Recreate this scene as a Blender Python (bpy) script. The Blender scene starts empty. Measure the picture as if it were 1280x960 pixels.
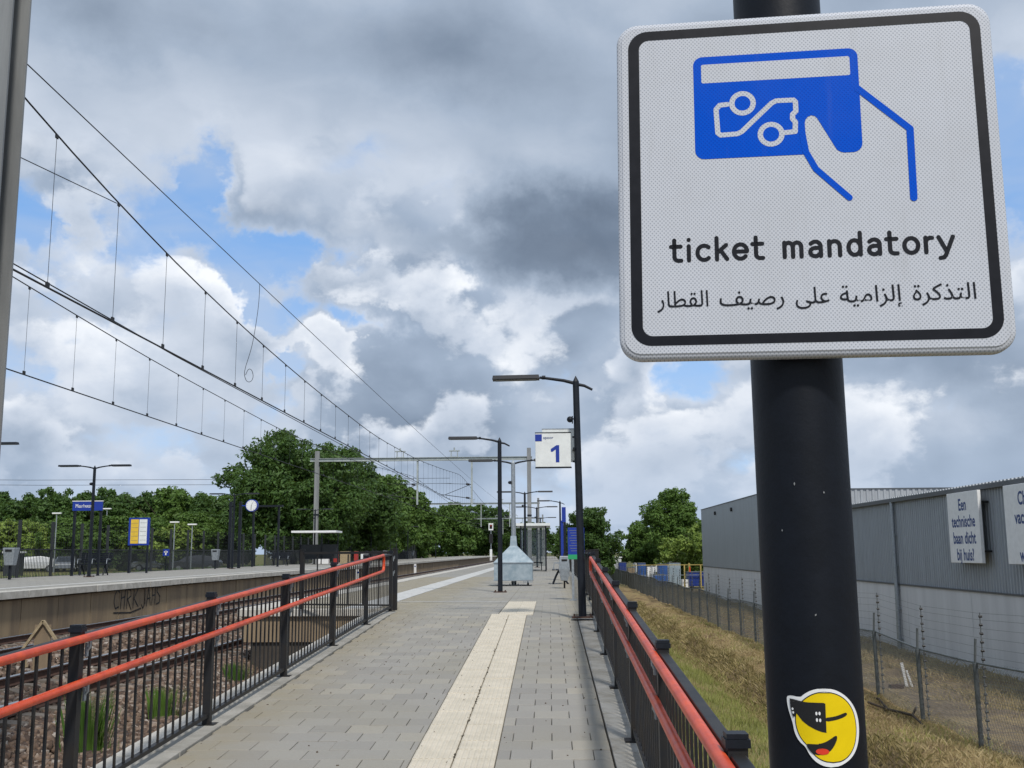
import bpy, math, random, mathutils
import numpy as np
from mathutils import Vector, Matrix
random.seed(7); RNG = np.random.default_rng(11)
S = bpy.context.scene
COL = S.collection
PI = math.pi
# ------------------------------------------------------------------ camera
def setup_camera():
    cam = bpy.data.objects.new('camera', bpy.data.cameras.new('camera')); COL.objects.link(cam)
    yaw, pitch, roll = math.radians(1.95), math.radians(9.05), math.radians(0.4)
    F = Vector((-math.sin(yaw)*math.cos(pitch), math.cos(yaw)*math.cos(pitch), math.sin(pitch)))
    R0 = Vector((math.cos(yaw), math.sin(yaw), 0)); U0 = R0.cross(F)
    R = R0*math.cos(roll)-U0*math.sin(roll); U = U0*math.cos(roll)+R0*math.sin(roll)
    m = Matrix((R, U, -F)).transposed().to_4x4(); m.translation = (0, 0, 1.04)
    cam.matrix_world = m
    cam.data.sensor_width = 36; cam.data.lens = 37.125
    cam.data.clip_start = 0.05; cam.data.clip_end = 6000
    S.camera = cam
setup_camera()
# ------------------------------------------------------------------ light
SUN_ROT = math.radians(160); SUN_EL = math.radians(50)
sd = bpy.data.lights.new('sun', 'SUN'); sd.energy = 2.1; sd.angle = math.radians(6); sd.color = (1, .95, .88)
sun = bpy.data.objects.new('sun', sd); COL.objects.link(sun)
sdir = Vector((math.sin(SUN_ROT)*math.cos(SUN_EL), math.cos(SUN_ROT)*math.cos(SUN_EL), math.sin(SUN_EL)))
sun.rotation_euler = sdir.to_track_quat('Z', 'Y').to_euler()
S.view_settings.view_transform = 'Standard'; S.view_settings.look = 'None'
S.view_settings.exposure = 0.45; S.view_settings.gamma = 1
# ------------------------------------------------------------------ node helper
class NT:
    def __init__(s, tree): s.t = tree; s.n = tree.nodes; s.l = tree.links
    def node(s, typ, ins=None, **props):
        n = s.n.new(typ)
        for k, v in props.items(): setattr(n, k, v)
        for k, v in (ins or {}).items(): s.set(n.inputs[k], v)
        return n
    def set(s, sock, v):
        if isinstance(v, bpy.types.NodeSocket): s.l.new(v, sock)
        elif isinstance(v, bpy.types.Node): s.l.new(v.outputs[0], sock)
        else:
            if isinstance(v, (tuple, list)) and len(v) == 3 and sock.type == 'RGBA': v = (*v, 1)
            sock.default_value = v
    def math(s, op, a, b=0.0, c=None, clamp=False):
        n = s.n.new('ShaderNodeMath'); n.operation = op; n.use_clamp = clamp
        s.set(n.inputs[0], a); s.set(n.inputs[1], b)
        if c is not None: s.set(n.inputs[2], c)
        return n.outputs[0]
    def vmath(s, op, a, b=(0, 0, 0), scale=None):
        n = s.n.new('ShaderNodeVectorMath'); n.operation = op
        s.set(n.inputs[0], a); s.set(n.inputs[1], b)
        if scale is not None: s.set(n.inputs['Scale'], scale)
        return n.outputs[0] if op not in ('DOT_PRODUCT', 'LENGTH', 'DISTANCE') else n.outputs['Value']
    def mix(s, f, a, b, typ='MIX'):
        n = s.n.new('ShaderNodeMix'); n.data_type = 'RGBA'; n.blend_type = typ
        s.set(n.inputs[0], f); s.set(n.inputs[6], a); s.set(n.inputs[7], b)
        return n.outputs[2]
    def ramp(s, f, *stops):
        n = s.n.new('ShaderNodeValToRGB'); s.set(n.inputs[0], f)
        cr = n.color_ramp
        while len(cr.elements) < len(stops): cr.elements.new(0.5)
        for e, (p, c) in zip(cr.elements, stops):
            e.position = p; e.color = (*c, 1) if isinstance(c, tuple) else (c, c, c, 1)
        return n.outputs[0]
    def smooth(s, v, lo, hi):
        n = s.n.new('ShaderNodeMapRange'); n.interpolation_type = 'SMOOTHSTEP'
        s.set(n.inputs[0], v); s.set(n.inputs[1], lo); s.set(n.inputs[2], hi)
        return n.outputs[0]
    def noise(s, vec, scale, detail=3, rough=.55, dist=0.0, color=False, dim='3D'):
        n = s.n.new('ShaderNodeTexNoise'); n.noise_dimensions = dim
        s.set(n.inputs['Vector'], vec); s.set(n.inputs['Scale'], scale)
        n.inputs['Detail'].default_value = detail; n.inputs['Roughness'].default_value = rough
        n.inputs['Distortion'].default_value = dist
        return n.outputs[1 if color else 0]
# ------------------------------------------------------------------ sky with broken cloud
def make_world():
    w = bpy.data.worlds.new('World'); S.world = w; w.use_nodes = True
    T = NT(w.node_tree); T.n.clear()
    sky = T.node('ShaderNodeTexSky', sky_type='NISHITA', sun_disc=False, sun_elevation=SUN_EL, sun_rotation=SUN_ROT,
                 air_density=1.0, dust_density=.6, ozone_density=2.0)
    tc = T.node('ShaderNodeTexCoord').outputs['Generated']
    d = T.vmath('NORMALIZE', tc)
    sp = T.node('ShaderNodeSeparateXYZ', {0: d})
    x, y, z = sp.outputs
    zc = T.math('MAXIMUM', z, 0.0)
    # cloud deck: perspective of a layer overhead
    k = T.math('DIVIDE', 1.0, T.math('ADD', zc, .20))
    P = T.node('ShaderNodeCombineXYZ', {0: T.math('MULTIPLY', x, k), 1: T.math('MULTIPLY', y, k), 2: T.math('MULTIPLY', zc, 1.6)}).outputs[0]
    warp = T.vmath('SUBTRACT', T.noise(P, 1.8, 3, .55, color=True), (.5, .5, .5))
    P2 = T.vmath('ADD', P, T.vmath('SCALE', warp, scale=.5))
    med = T.noise(P2, 1.7, 7, .56)
    az = T.math('MULTIPLY', T.math('ARCTAN2', x, y), 180/PI)
    el = T.math('MULTIPLY', T.math('ARCSINE', z), 180/PI)
    wn = T.vmath('SUBTRACT', T.noise(d, 8.0, 6, .62, color=True), (.5, .5, .5))
    AE = T.vmath('ADD', T.node('ShaderNodeCombineXYZ', {0: az, 1: el, 2: 0.0}).outputs[0], T.vmath('MULTIPLY', wn, (11.0, 8.0, 0)))
    def total(lst):
        acc = 0.0
        for a, e, ra, re, wt in lst:
            n = T.node('ShaderNodeVectorMath', operation='MULTIPLY_ADD'); T.set(n.inputs[0], AE)
            n.inputs[1].default_value = (1/ra, 1/re, 0); n.inputs[2].default_value = (-a/ra, -e/re, 0)
            q = T.vmath('DOT_PRODUCT', n.outputs[0], n.outputs[0])
            acc = T.math('MULTIPLY_ADD', T.math('POWER', .3679, q), wt, acc)
        return acc
    up = T.smooth(z, .13, .36)
    blue = T.mix(T.smooth(z, .0, .34), (.36, .50, .72), (.13, .31, .64))
    col = T.mix(.8, sky.outputs[0], T.vmath('SCALE', blue, scale=10.0))
    def cramp(l): return T.vmath('SCALE', T.ramp(l, (0.0, (.085, .115, .165)), (.30, (.155, .20, .27)), (.55, (.285, .345, .435)), (.78, (.47, .52, .60)), (1.0, (.74, .76, .79))), scale=10.0)
    # thin high veil
    veil = T.smooth(T.noise(P2, 1.1, 5, .6), .40, .72)
    col = T.mix(T.math('MULTIPLY', veil, .55), col, cramp(.70))
    blobs_dark = [(-1.5, 17.0, 7.0, 2.6, .75), (3.2, 15.2, 5.2, 2.8, .75), (8, 16, 5, 3, .35), (-9, 17.6, 4.0, .9, .30), (-24, 27, 6, 2.2, .38), (-4.5, 26.5, 6.0, 2.2, .32), (8, 21, 6, 4, .22)]
    def layer(col, sc, off, zs, bias, w, detail, base_l, depth_k, emb, extra=None, soft=.10, rough=.55, edge=.30):
        v = T.vmath('ADD', T.vmath('MULTIPLY', d, (1, 1, zs)), off)
        v = T.vmath('ADD', v, T.vmath('SCALE', wn, scale=.16/sc))
        n = T.noise(v, sc, detail, rough)
        n2 = T.noise(T.vmath('ADD', v, (.0, .0, .13/sc*zs)), sc, 3, rough)
        n1 = T.noise(v, sc, 3, rough)
        f = T.math('ADD', n, bias)
        cov = T.smooth(f, .5, .5+soft)
        depth = T.smooth(f, .5, .5+edge)
        l = T.math('SUBTRACT', base_l, T.math('MULTIPLY', depth, depth_k))
        l = T.math('ADD', l, T.math('MULTIPLY', T.math('SUBTRACT', n1, n2), emb))
        l = T.math('ADD', l, T.math('MULTIPLY', T.math('SUBTRACT', n, n1), .9))
        if extra is not None: l = T.math('ADD', l, extra)
        return T.mix(T.math('MULTIPLY', cov, w), col, cramp(l))
    # three banks of cumulus, one in front of another, then the broad grey deck overhead
    holes = total([(-18.2, 19.0, 1.5, 2.0, 1.15), (-14.6, 16.0, 2.9, 1.5, 1.15), (-26.8, 16.8, 1.3, 1.8, .9), (-14.0, 12.9, 2.4, 1.0, .9), (-9.3, 12.4, 1.4, .8, .8), (-14.5, 10.3, 2.0, .8, .7), (7.2, 9.0, 2.2, 1.5, .7), (25.5, 21, 2.6, 5, 1.0), (-17.2, 22.6, 1.1, .6, .0)])
    hb = T.math('MULTIPLY', holes, -.30)
    lite = total([(-5.2, 15.0, 2.0, .9, .30), (-16.6, 14.2, 2.8, 1.2, .22), (-22.6, 9.8, 3.2, 1.5, .20), (-10.2, 10.8, 3.2, 1.3, .20), (-1.0, 11.0, 3.4, 1.5, .18), (-24.6, 13.8, 1.8, 1.1, .2), (5.6, 8.2, 1.8, 1.3, .2), (20, 7, 5, 2, .15)])
    lowb = T.math('MULTIPLY', T.smooth(z, .05, -.02), -.04)
    b1 = T.math('ADD', T.math('MULTIPLY', hb, .85), .135)
    col = layer(col, 5.5, (3.1, 1.7, .4), 1.5, T.math('ADD', b1, .015), .95, 7, .745, .34, 1.0, T.math('MULTIPLY', lite, .6), .12, .56)
    col = layer(col, 7.5, (7.3, 2.2, 5.4), 1.35, T.math('ADD', hb, T.math('ADD', -.005, T.math('MULTIPLY', lite, .12))), .96, 8, .76, .42, 1.3, lite, .07, .57, .26)
    col = layer(col, 4.0, (1.3, 8.2, 2.9), 1.6, T.math('ADD', hb, T.math('ADD', -.03, T.math('MULTIPLY', lite, .25))), .94, 8, .80, .46, 1.3, lite, .06, .56, .28)
    dk = total(blobs_dark)
    db = T.math('ADD', T.math('MULTIPLY', T.math('SUBTRACT', z, .262), 2.5), T.math('ADD', T.math('MULTIPLY', holes, -.50), T.math('MULTIPLY', dk, .36)))
    col = layer(col, 2.6, (4.4, .7, 6.1), 1.4, db, .97, 7, .75, .18, .9, T.math('ADD', T.math('MULTIPLY', dk, -.36), T.math('MULTIPLY', T.math('SUBTRACT', med, .5), .5)), .14, .52, .45)
    hz = T.smooth(z, .13, -.02)
    fin = T.mix(T.math('MULTIPLY', hz, .6), col, (3.5, 4.4, 5.8))
    bg = T.node('ShaderNodeBackground', {'Color': fin, 'Strength': .1})
    out = T.node('ShaderNodeOutputWorld'); T.l.new(bg.outputs[0], out.inputs[0])
    w.cycles.sampling_method = 'MANUAL'; w.cycles.sample_map_resolution = 512
    S.cycles.max_bounces = 5; S.cycles.diffuse_bounces = 3; S.cycles.glossy_bounces = 2; S.cycles.transmission_bounces = 3
make_world()
# ------------------------------------------------------------------ materials
M = {}
def mat(name, col, rough=.6, metal=0.0, var=0.0, vscale=8.0, bump=0.0, bscale=60.0, col2=None, spec=.5, streak=False, coat=0.0):
    if name in M: return M[name]
    m = bpy.data.materials.new(name); m.use_nodes = True; T = NT(m.node_tree)
    b = T.n['Principled BSDF']; b.inputs['Roughness'].default_value = rough; b.inputs['Metallic'].default_value = metal
    b.inputs['Specular IOR Level'].default_value = spec; b.inputs['Coat Weight'].default_value = coat
    pos = T.node('ShaderNodeNewGeometry').outputs['Position']
    if var > 0:
        vec = T.vmath('MULTIPLY', pos, (1, 1, .12)) if streak else pos
        n = T.noise(vec, vscale, 5, .65)
        f = T.smooth(n, .3, .7)
        c2 = col2 or tuple(c*(1-var) for c in col)
        T.set(b.inputs['Base Color'], T.mix(f, c2, col))
        T.set(b.inputs['Roughness'], T.math('ADD', rough-.08, T.math('MULTIPLY', n, .16)))
    else: b.inputs['Base Color'].default_value = (*col, 1)
    if bump > 0:
        bn = T.node('ShaderNodeBump', {'Height': T.noise(pos, bscale, 4, .6), 'Strength': bump, 'Distance': .01})
        T.l.new(bn.outputs[0], b.inputs['Normal'])
    M[name] = m; return m
# painted steel, galvanised steel and the rest
mat('anthracite', (.010, .014, .022), .5, 0, .35, 9, .03, 120, spec=.3)
mat('rail_black', (.014, .016, .020), .5, 0, .4, 6, .05, 120, col2=(.024, .021, .018), spec=.3)
mat('navy_pole', (.004, .0065, .0125), .5, 0, .3, 30, .04, 160, spec=.28)
mat('orange', (.74, .100, .030), .40, 0, .25, 7, .06, 40, col2=(.52, .055, .02), spec=.4)
mat('galv', (.40, .44, .47), .45, .55, .35, 14, .04, 80, col2=(.28, .31, .34))
mat('galv_box', (.42, .49, .53), .42, .35, .25, 5, .03, 60, col2=(.27, .35, .40))
mat('mast_grey', (.30, .31, .31), .6, .3, .35, 3, .05, 60, col2=(.20, .21, .215), streak=True)
mat('gantry', (.42, .46, .45), .55, .2, .3, 3, 0, col2=(.30, .34, .34))
mat('white', (.84, .85, .85), .5, 0, .1, 6)
mat('offwhite', (.78, .81, .80), .5, 0, .12, 6)
mat('ns_blue', (.008, .035, .30), .45)
mat('deep_blue', (.01, .035, .22), .45)
mat('yellow', (.78, .52, .05), .5, 0, .15, 8)
mat('green', (.02, .33, .13), .5)
mat('red', (.35, .03, .025), .5)
mat('black', (.008, .008, .009), .5)
mat('conc', (.40, .385, .345), .85, 0, .35, 2.5, .3, 60, col2=(.25, .24, .21))
mat('conc_light', (.60, .575, .52), .85, 0, .3, 4, .3, 60, col2=(.42, .40, .35))
mat('conc_brown', (.36, .27, .165), .9, 0, .45, 1.6, .3, 40, col2=(.20, .15, .10), streak=True)
mat('border', (.37, .36, .33), .9, 0, .3, 3, .3, 90, col2=(.24, .225, .19))
mat('lens', (.09, .10, .095), .5)
mat('pale_yellow', (.42, .33, .10), .6, 0, .3, 2)
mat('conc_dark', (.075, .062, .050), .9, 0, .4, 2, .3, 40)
mat('conc_grey', (.63, .645, .66), .85, 0, .22, 1.2, .15, 30, col2=(.53, .545, .56), streak=True)
mat('cladding', (.35, .385, .42), .5, .1, .16, 3.5, 0, streak=True)
mat('cladding_dark', (.085, .092, .10), .5)
mat('roof_sheet', (.40, .42, .44), .5, .2, .15, 1, 0)
mat('rail_steel', (.42, .41, .40), .25, .9, .2, 8)
mat('rail_rust', (.085, .042, .028), .85, 0, .4, 8, .2, 40)
mat('sleeper', (.21, .18, .15), .9, 0, .35, 3, .3, 30, col2=(.13, .105, .08))
mat('stone', (.17, .115, .08), .95, 0, .6, 9, .3, 60, col2=(.075, .052, .04))
_T = NT(M['stone'].node_tree); _ri = _T.node('ShaderNodeNewGeometry').outputs['Random Per Island']
_T.set(_T.n['Principled BSDF'].inputs['Base Color'], _T.ramp(_ri, (0, (.06, .042, .034)), (.35, (.13, .085, .06)), (.7, (.20, .14, .10)), (.9, (.27, .21, .165)), (1, (.36, .32, .28))))
mat('trunk', (.075, .058, .042), .95, 0, .4, 3, .6, 20)
mat('wood', (.42, .33, .20), .8, 0, .35, 12, .2, 80)
mat('rubber', (.02, .02, .02), .8)
mat('wire', (.03, .032, .036), .6, .4)
mat('fence_dark', (.02, .024, .028), .55)
mat('post_grey', (.16, .18, .19), .6, .3, .35, 8, .1, 40)
mat('car_white', (.62, .64, .66), .25, coat=.5); mat('car_silver', (.26, .28, .30), .28, .5, coat=.5); mat('car_dark', (.03, .035, .045), .25, coat=.5)
mat('navy_text', (.015, .05, .20), .5)
mat('sign_black', (.006, .007, .012), .4, 0, .3, 60, spec=.25)
mat('sticker_white', (.85, .86, .86), .35); mat('sticker_yellow', (.85, .62, .005), .45, 0, .06, 50, spec=.2); mat('sticker_red', (.75, .05, .02), .4)
mat('machine_blue', (.03, .10, .32), .5, 0, .3, 3)
mat('insulator', (.012, .012, .014), .4)
mat('soil', (.10, .07, .045), .95, 0, .5, 6, .6, 12, col2=(.055, .038, .026))

def mat_glass(name, col, a=.35, rough=.05):
    m = bpy.data.materials.new(name); m.use_nodes = True; T = NT(m.node_tree); b = T.n['Principled BSDF']
    b.inputs['Base Color'].default_value = (*col, 1); b.inputs['Roughness'].default_value = rough
    tr = T.node('ShaderNodeBsdfTransparent'); mx = T.node('ShaderNodeMixShader', {0: a})
    T.l.new(tr.outputs[0], mx.inputs[1]); T.l.new(b.outputs[0], mx.inputs[2])
    T.l.new(mx.outputs[0], T.n['Material Output'].inputs[0]); M[name] = m
mat_glass('glass', (.35, .42, .42)); mat_glass('car_glass', (.03, .04, .05), .85)

def mat_paver():
    m = bpy.data.materials.new('paver'); m.use_nodes = True; T = NT(m.node_tree); b = T.n['Principled BSDF']
    pos = T.node('ShaderNodeNewGeometry').outputs['Position']
    s = T.node('ShaderNodeSeparateXYZ', {0: pos})
    row = T.math('FLOOR', T.math('DIVIDE', s.outputs[1], .3))
    half = T.math('MULTIPLY', T.math('MODULO', row, 2.0), .5)
    cx = T.math('FLOOR', T.math('ADD', T.math('DIVIDE', s.outputs[0], .3), half))
    wn = T.node('ShaderNodeTexWhiteNoise', {'Vector': T.node('ShaderNodeCombineXYZ', {0: cx, 1: row, 2: 0.5}).outputs[0]}).outputs[0]
    tone = T.ramp(wn, (0, (.29, .278, .255)), (.45, (.322, .310, .284)), (.8, (.34, .327, .295)), (1, (.385, .36, .305)))
    patch = T.smooth(T.noise(pos, .55, 3, .6), .35, .7)
    c = T.mix(T.math('MULTIPLY', patch, .4), tone, (.31, .285, .215), 'MIX')
    # yellowish film of lichen along the left kerb, grime spots, fine grain
    edge = T.math('ADD', T.smooth(s.outputs[0], -1.9, -2.75), T.math('MULTIPLY', T.smooth(s.outputs[0], .15, .5), .7))
    c = T.mix(T.math('MULTIPLY', edge, T.noise(pos, 3, 4, .6)), c, (.30, .255, .16))
    grain = T.noise(pos, 240, 2, .7)
    c = T.mix(T.math('MULTIPLY', T.smooth(grain, .45, .7), .35), c, (.16, .155, .145))
    spot = T.smooth(T.noise(pos, 9, 6, .75), .62, .72)
    c = T.mix(T.math('MULTIPLY', spot, .5), c, (.12, .115, .10))
    T.set(b.inputs['Base Color'], c); b.inputs['Roughness'].default_value = .88; b.inputs['Specular IOR Level'].default_value = .3
    bn = T.node('ShaderNodeBump', {'Height': T.math('ADD', grain, T.noise(pos, 40, 3, .6)), 'Strength': .35, 'Distance': .003}); T.l.new(bn.outputs[0], b.inputs['Normal'])
    M['paver'] = m
mat_paver()
mat('tactile', (.66, .60, .49), .85, 0, .25, 5, .25, 150, col2=(.56, .51, .41))
mat('joint', (.055, .05, .04), .95, 0, .4, 20, .3, 80, col2=(.085, .075, .05))
mat('joint_green', (.07, .075, .03), .95, 0, .5, 10)
mat('line_white', (.62, .62, .60), .8, 0, .25, 5, .2, 80, col2=(.46, .46, .44))

def mat_brickfar():                       # paving seen too far off to tell the stones apart
    m = bpy.data.materials.new('paving_far'); m.use_nodes = True; T = NT(m.node_tree); b = T.n['Principled BSDF']
    pos = T.node('ShaderNodeNewGeometry').outputs['Position']
    br = T.node('ShaderNodeTexBrick', {'Vector': pos, 'Color1': (.27, .265, .25), 'Color2': (.31, .295, .26), 'Mortar': (.15, .14, .12), 'Scale': 1.0, 'Mortar Size': .008, 'Brick Width': .3, 'Row Height': .3})
    c = T.mix(T.math('MULTIPLY', T.smooth(T.noise(pos, .4, 4, .6), .35, .7), .45), br.outputs[0], (.33, .315, .27))
    T.set(b.inputs['Base Color'], c); b.inputs['Roughness'].default_value = .9; M['paving_far'] = m
mat_brickfar()

def mat_ground():
    m = bpy.data.materials.new('ground'); m.use_nodes = True; T = NT(m.node_tree); b = T.n['Principled BSDF']
    pos = T.node('ShaderNodeNewGeometry').outputs['Position']; s = T.node('ShaderNodeSeparateXYZ', {0: pos}); x = s.outputs[0]; y = s.outputs[1]
    xw = T.math('ADD', x, T.math('MULTIPLY', T.math('SUBTRACT', T.noise(pos, .5, 5, .6), .5), 2.2))
    n1 = T.noise(pos, 1.1, 6, .65); n2 = T.noise(T.vmath('MULTIPLY', pos, (1, 1, 1)), 14, 5, .7)
    green = T.ramp(n1, (.3, (.15, .155, .05)), (.5, (.22, .22, .08)), (.7, (.32, .29, .13)))
    straw = T.ramp(n1, (.3, (.14, .09, .05)), (.45, (.25, .175, .09)), (.58, (.36, .27, .13)), (.72, (.26, .25, .09)))
    dirt = T.ramp(n1, (.3, (.17, .125, .08)), (.48, (.26, .20, .14)), (.58, (.38, .29, .16)), (.75, (.42, .34, .21)))
    soil = T.ramp(n1, (.3, (.07, .048, .032)), (.65, (.14, .10, .07)))
    c = T.mix(T.smooth(xw, 4.6, 5.4), green, straw)
    bank = T.math('MULTIPLY', T.smooth(x, 5.1, 5.45), T.smooth(x, 6.3, 5.9))
    c = T.mix(T.math('MULTIPLY', bank, .8), c, T.ramp(n2, (.35, (.10, .072, .045)), (.65, (.24, .175, .10))))
    c = T.mix(T.math('MULTIPLY', T.smooth(xw, 8.0, 8.6), T.smooth(xw, 11.4, 10.6)), c, T.mix(T.smooth(T.math('ADD', y, T.math('MULTIPLY', n1, 6.0)), 40.0, 31.0), straw, dirt))
    c = T.mix(T.smooth(x, .2, -1.0), c, soil)
    c = T.mix(T.smooth(x, -19.5, -20.5), c, green)
    far = T.smooth(T.vmath('LENGTH', pos), 90, 130)
    c = T.mix(far, c, (.12, .125, .05))
    c = T.mix(T.math('MULTIPLY', T.smooth(n2, .4, .65), .35), c, (.09, .07, .04))
    T.set(b.inputs['Base Color'], c); b.inputs['Roughness'].default_value = .95; b.inputs['Specular IOR Level'].default_value = .15
    bn = T.node('ShaderNodeBump', {'Height': n2, 'Strength': .8, 'Distance': .06}); T.l.new(bn.outputs[0], b.inputs['Normal'])
    M['ground'] = m
mat_ground()

def mat_leaf(name, dk, lt, sc=1.6):
    m = bpy.data.materials.new(name); m.use_nodes = True; T = NT(m.node_tree); b = T.n['Principled BSDF']
    pos = T.node('ShaderNodeNewGeometry').outputs['Position']
    oi = T.node('ShaderNodeObjectInfo').outputs['Random']
    n = T.noise(pos, sc, 4, .6); n2 = T.noise(pos, 9, 2, .6)
    f = T.math('ADD', T.math('MULTIPLY', T.smooth(n, .3, .7), .65), T.math('ADD', T.math('MULTIPLY', n2, .4), T.math('MULTIPLY', oi, .15)), clamp=True)
    c = T.mix(f, dk, lt)
    T.set(b.inputs['Base Color'], c); b.inputs['Roughness'].default_value = .55; b.inputs['Specular IOR Level'].default_value = .3
    tr = T.node('ShaderNodeBsdfTranslucent', {'Color': T.mix(.5, c, (.25, .35, .05))}); mx = T.node('ShaderNodeMixShader', {0: .25})
    T.l.new(b.outputs[0], mx.inputs[1]); T.l.new(tr.outputs[0], mx.inputs[2]); T.l.new(mx.outputs[0], T.n['Material Output'].inputs[0]); M[name] = m
mat_leaf('leaf_dark', (.018, .048, .013), (.088, .165, .038))
mat_leaf('leaf_mid', (.030, .072, .016), (.13, .225, .046))
mat_leaf('leaf_light', (.08, .15, .028), (.27, .36, .08))
mat_leaf('grass_green', (.17, .19, .05), (.42, .42, .15), .9)
mat_leaf('grass_straw', (.26, .19, .09), (.55, .44, .25), .9)
mat_leaf('grass_brown', (.15, .105, .055), (.46, .37, .18), 1.3)
mat_leaf('weed', (.04, .10, .02), (.12, .22, .04))

def mat_signface(name, col, cell):
    m = bpy.data.materials.new(name); m.use_nodes = True; T = NT(m.node_tree); b = T.n['Principled BSDF']
    oc = T.node('ShaderNodeTexCoord').outputs['Object']
    s = T.node('ShaderNodeSeparateXYZ', {0: oc}); u = s.outputs[0]; v = s.outputs[2]
    a1 = T.math('COSINE', T.math('MULTIPLY', u, 2*PI/.0044)); a2 = T.math('COSINE', T.math('MULTIPLY', v, PI/.0024))
    lat = T.smooth(T.math('MULTIPLY', a1, a2), .75, .05)
    dirt = T.smooth(T.noise(oc, 9, 5, .65), .35, .75)
    c = T.mix(lat, col, cell)
    c = T.mix(T.math('MULTIPLY', dirt, .16 if 'white' in name else .03), c, (.36, .36, .35), 'MIX')
    runs = T.smooth(T.noise(T.vmath('MULTIPLY', oc, (1, 1, .06)), 55, 4, .7), .55, .78)
    c = T.mix(T.math('MULTIPLY', runs, .16 if 'white' in name else .04), c, (.33, .33, .32), 'MIX')
    speck = T.smooth(T.noise(oc, 70, 3, .7), .74, .78)
    c = T.mix(T.math('MULTIPLY', speck, .35), c, (.2, .17, .14))
    T.set(b.inputs['Base Color'], c)
    b.inputs['Roughness'].default_value = .35; b.inputs['Specular IOR Level'].default_value = .25 if 'white' in name else .06; b.inputs['Coat Weight'].default_value = .12 if 'white' in name else .02; b.inputs['Coat Roughness'].default_value = .1
    bn = T.node('ShaderNodeBump', {'Height': lat, 'Strength': .15, 'Distance': .0003}); T.l.new(bn.outputs[0], b.inputs['Normal'])
    M[name] = m
mat_signface('reflective_white', (.36, .385, .435), (.60, .625, .68))
mat_signface('reflective_blue', (.0, .062, .50), (.0, .088, .62))
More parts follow.
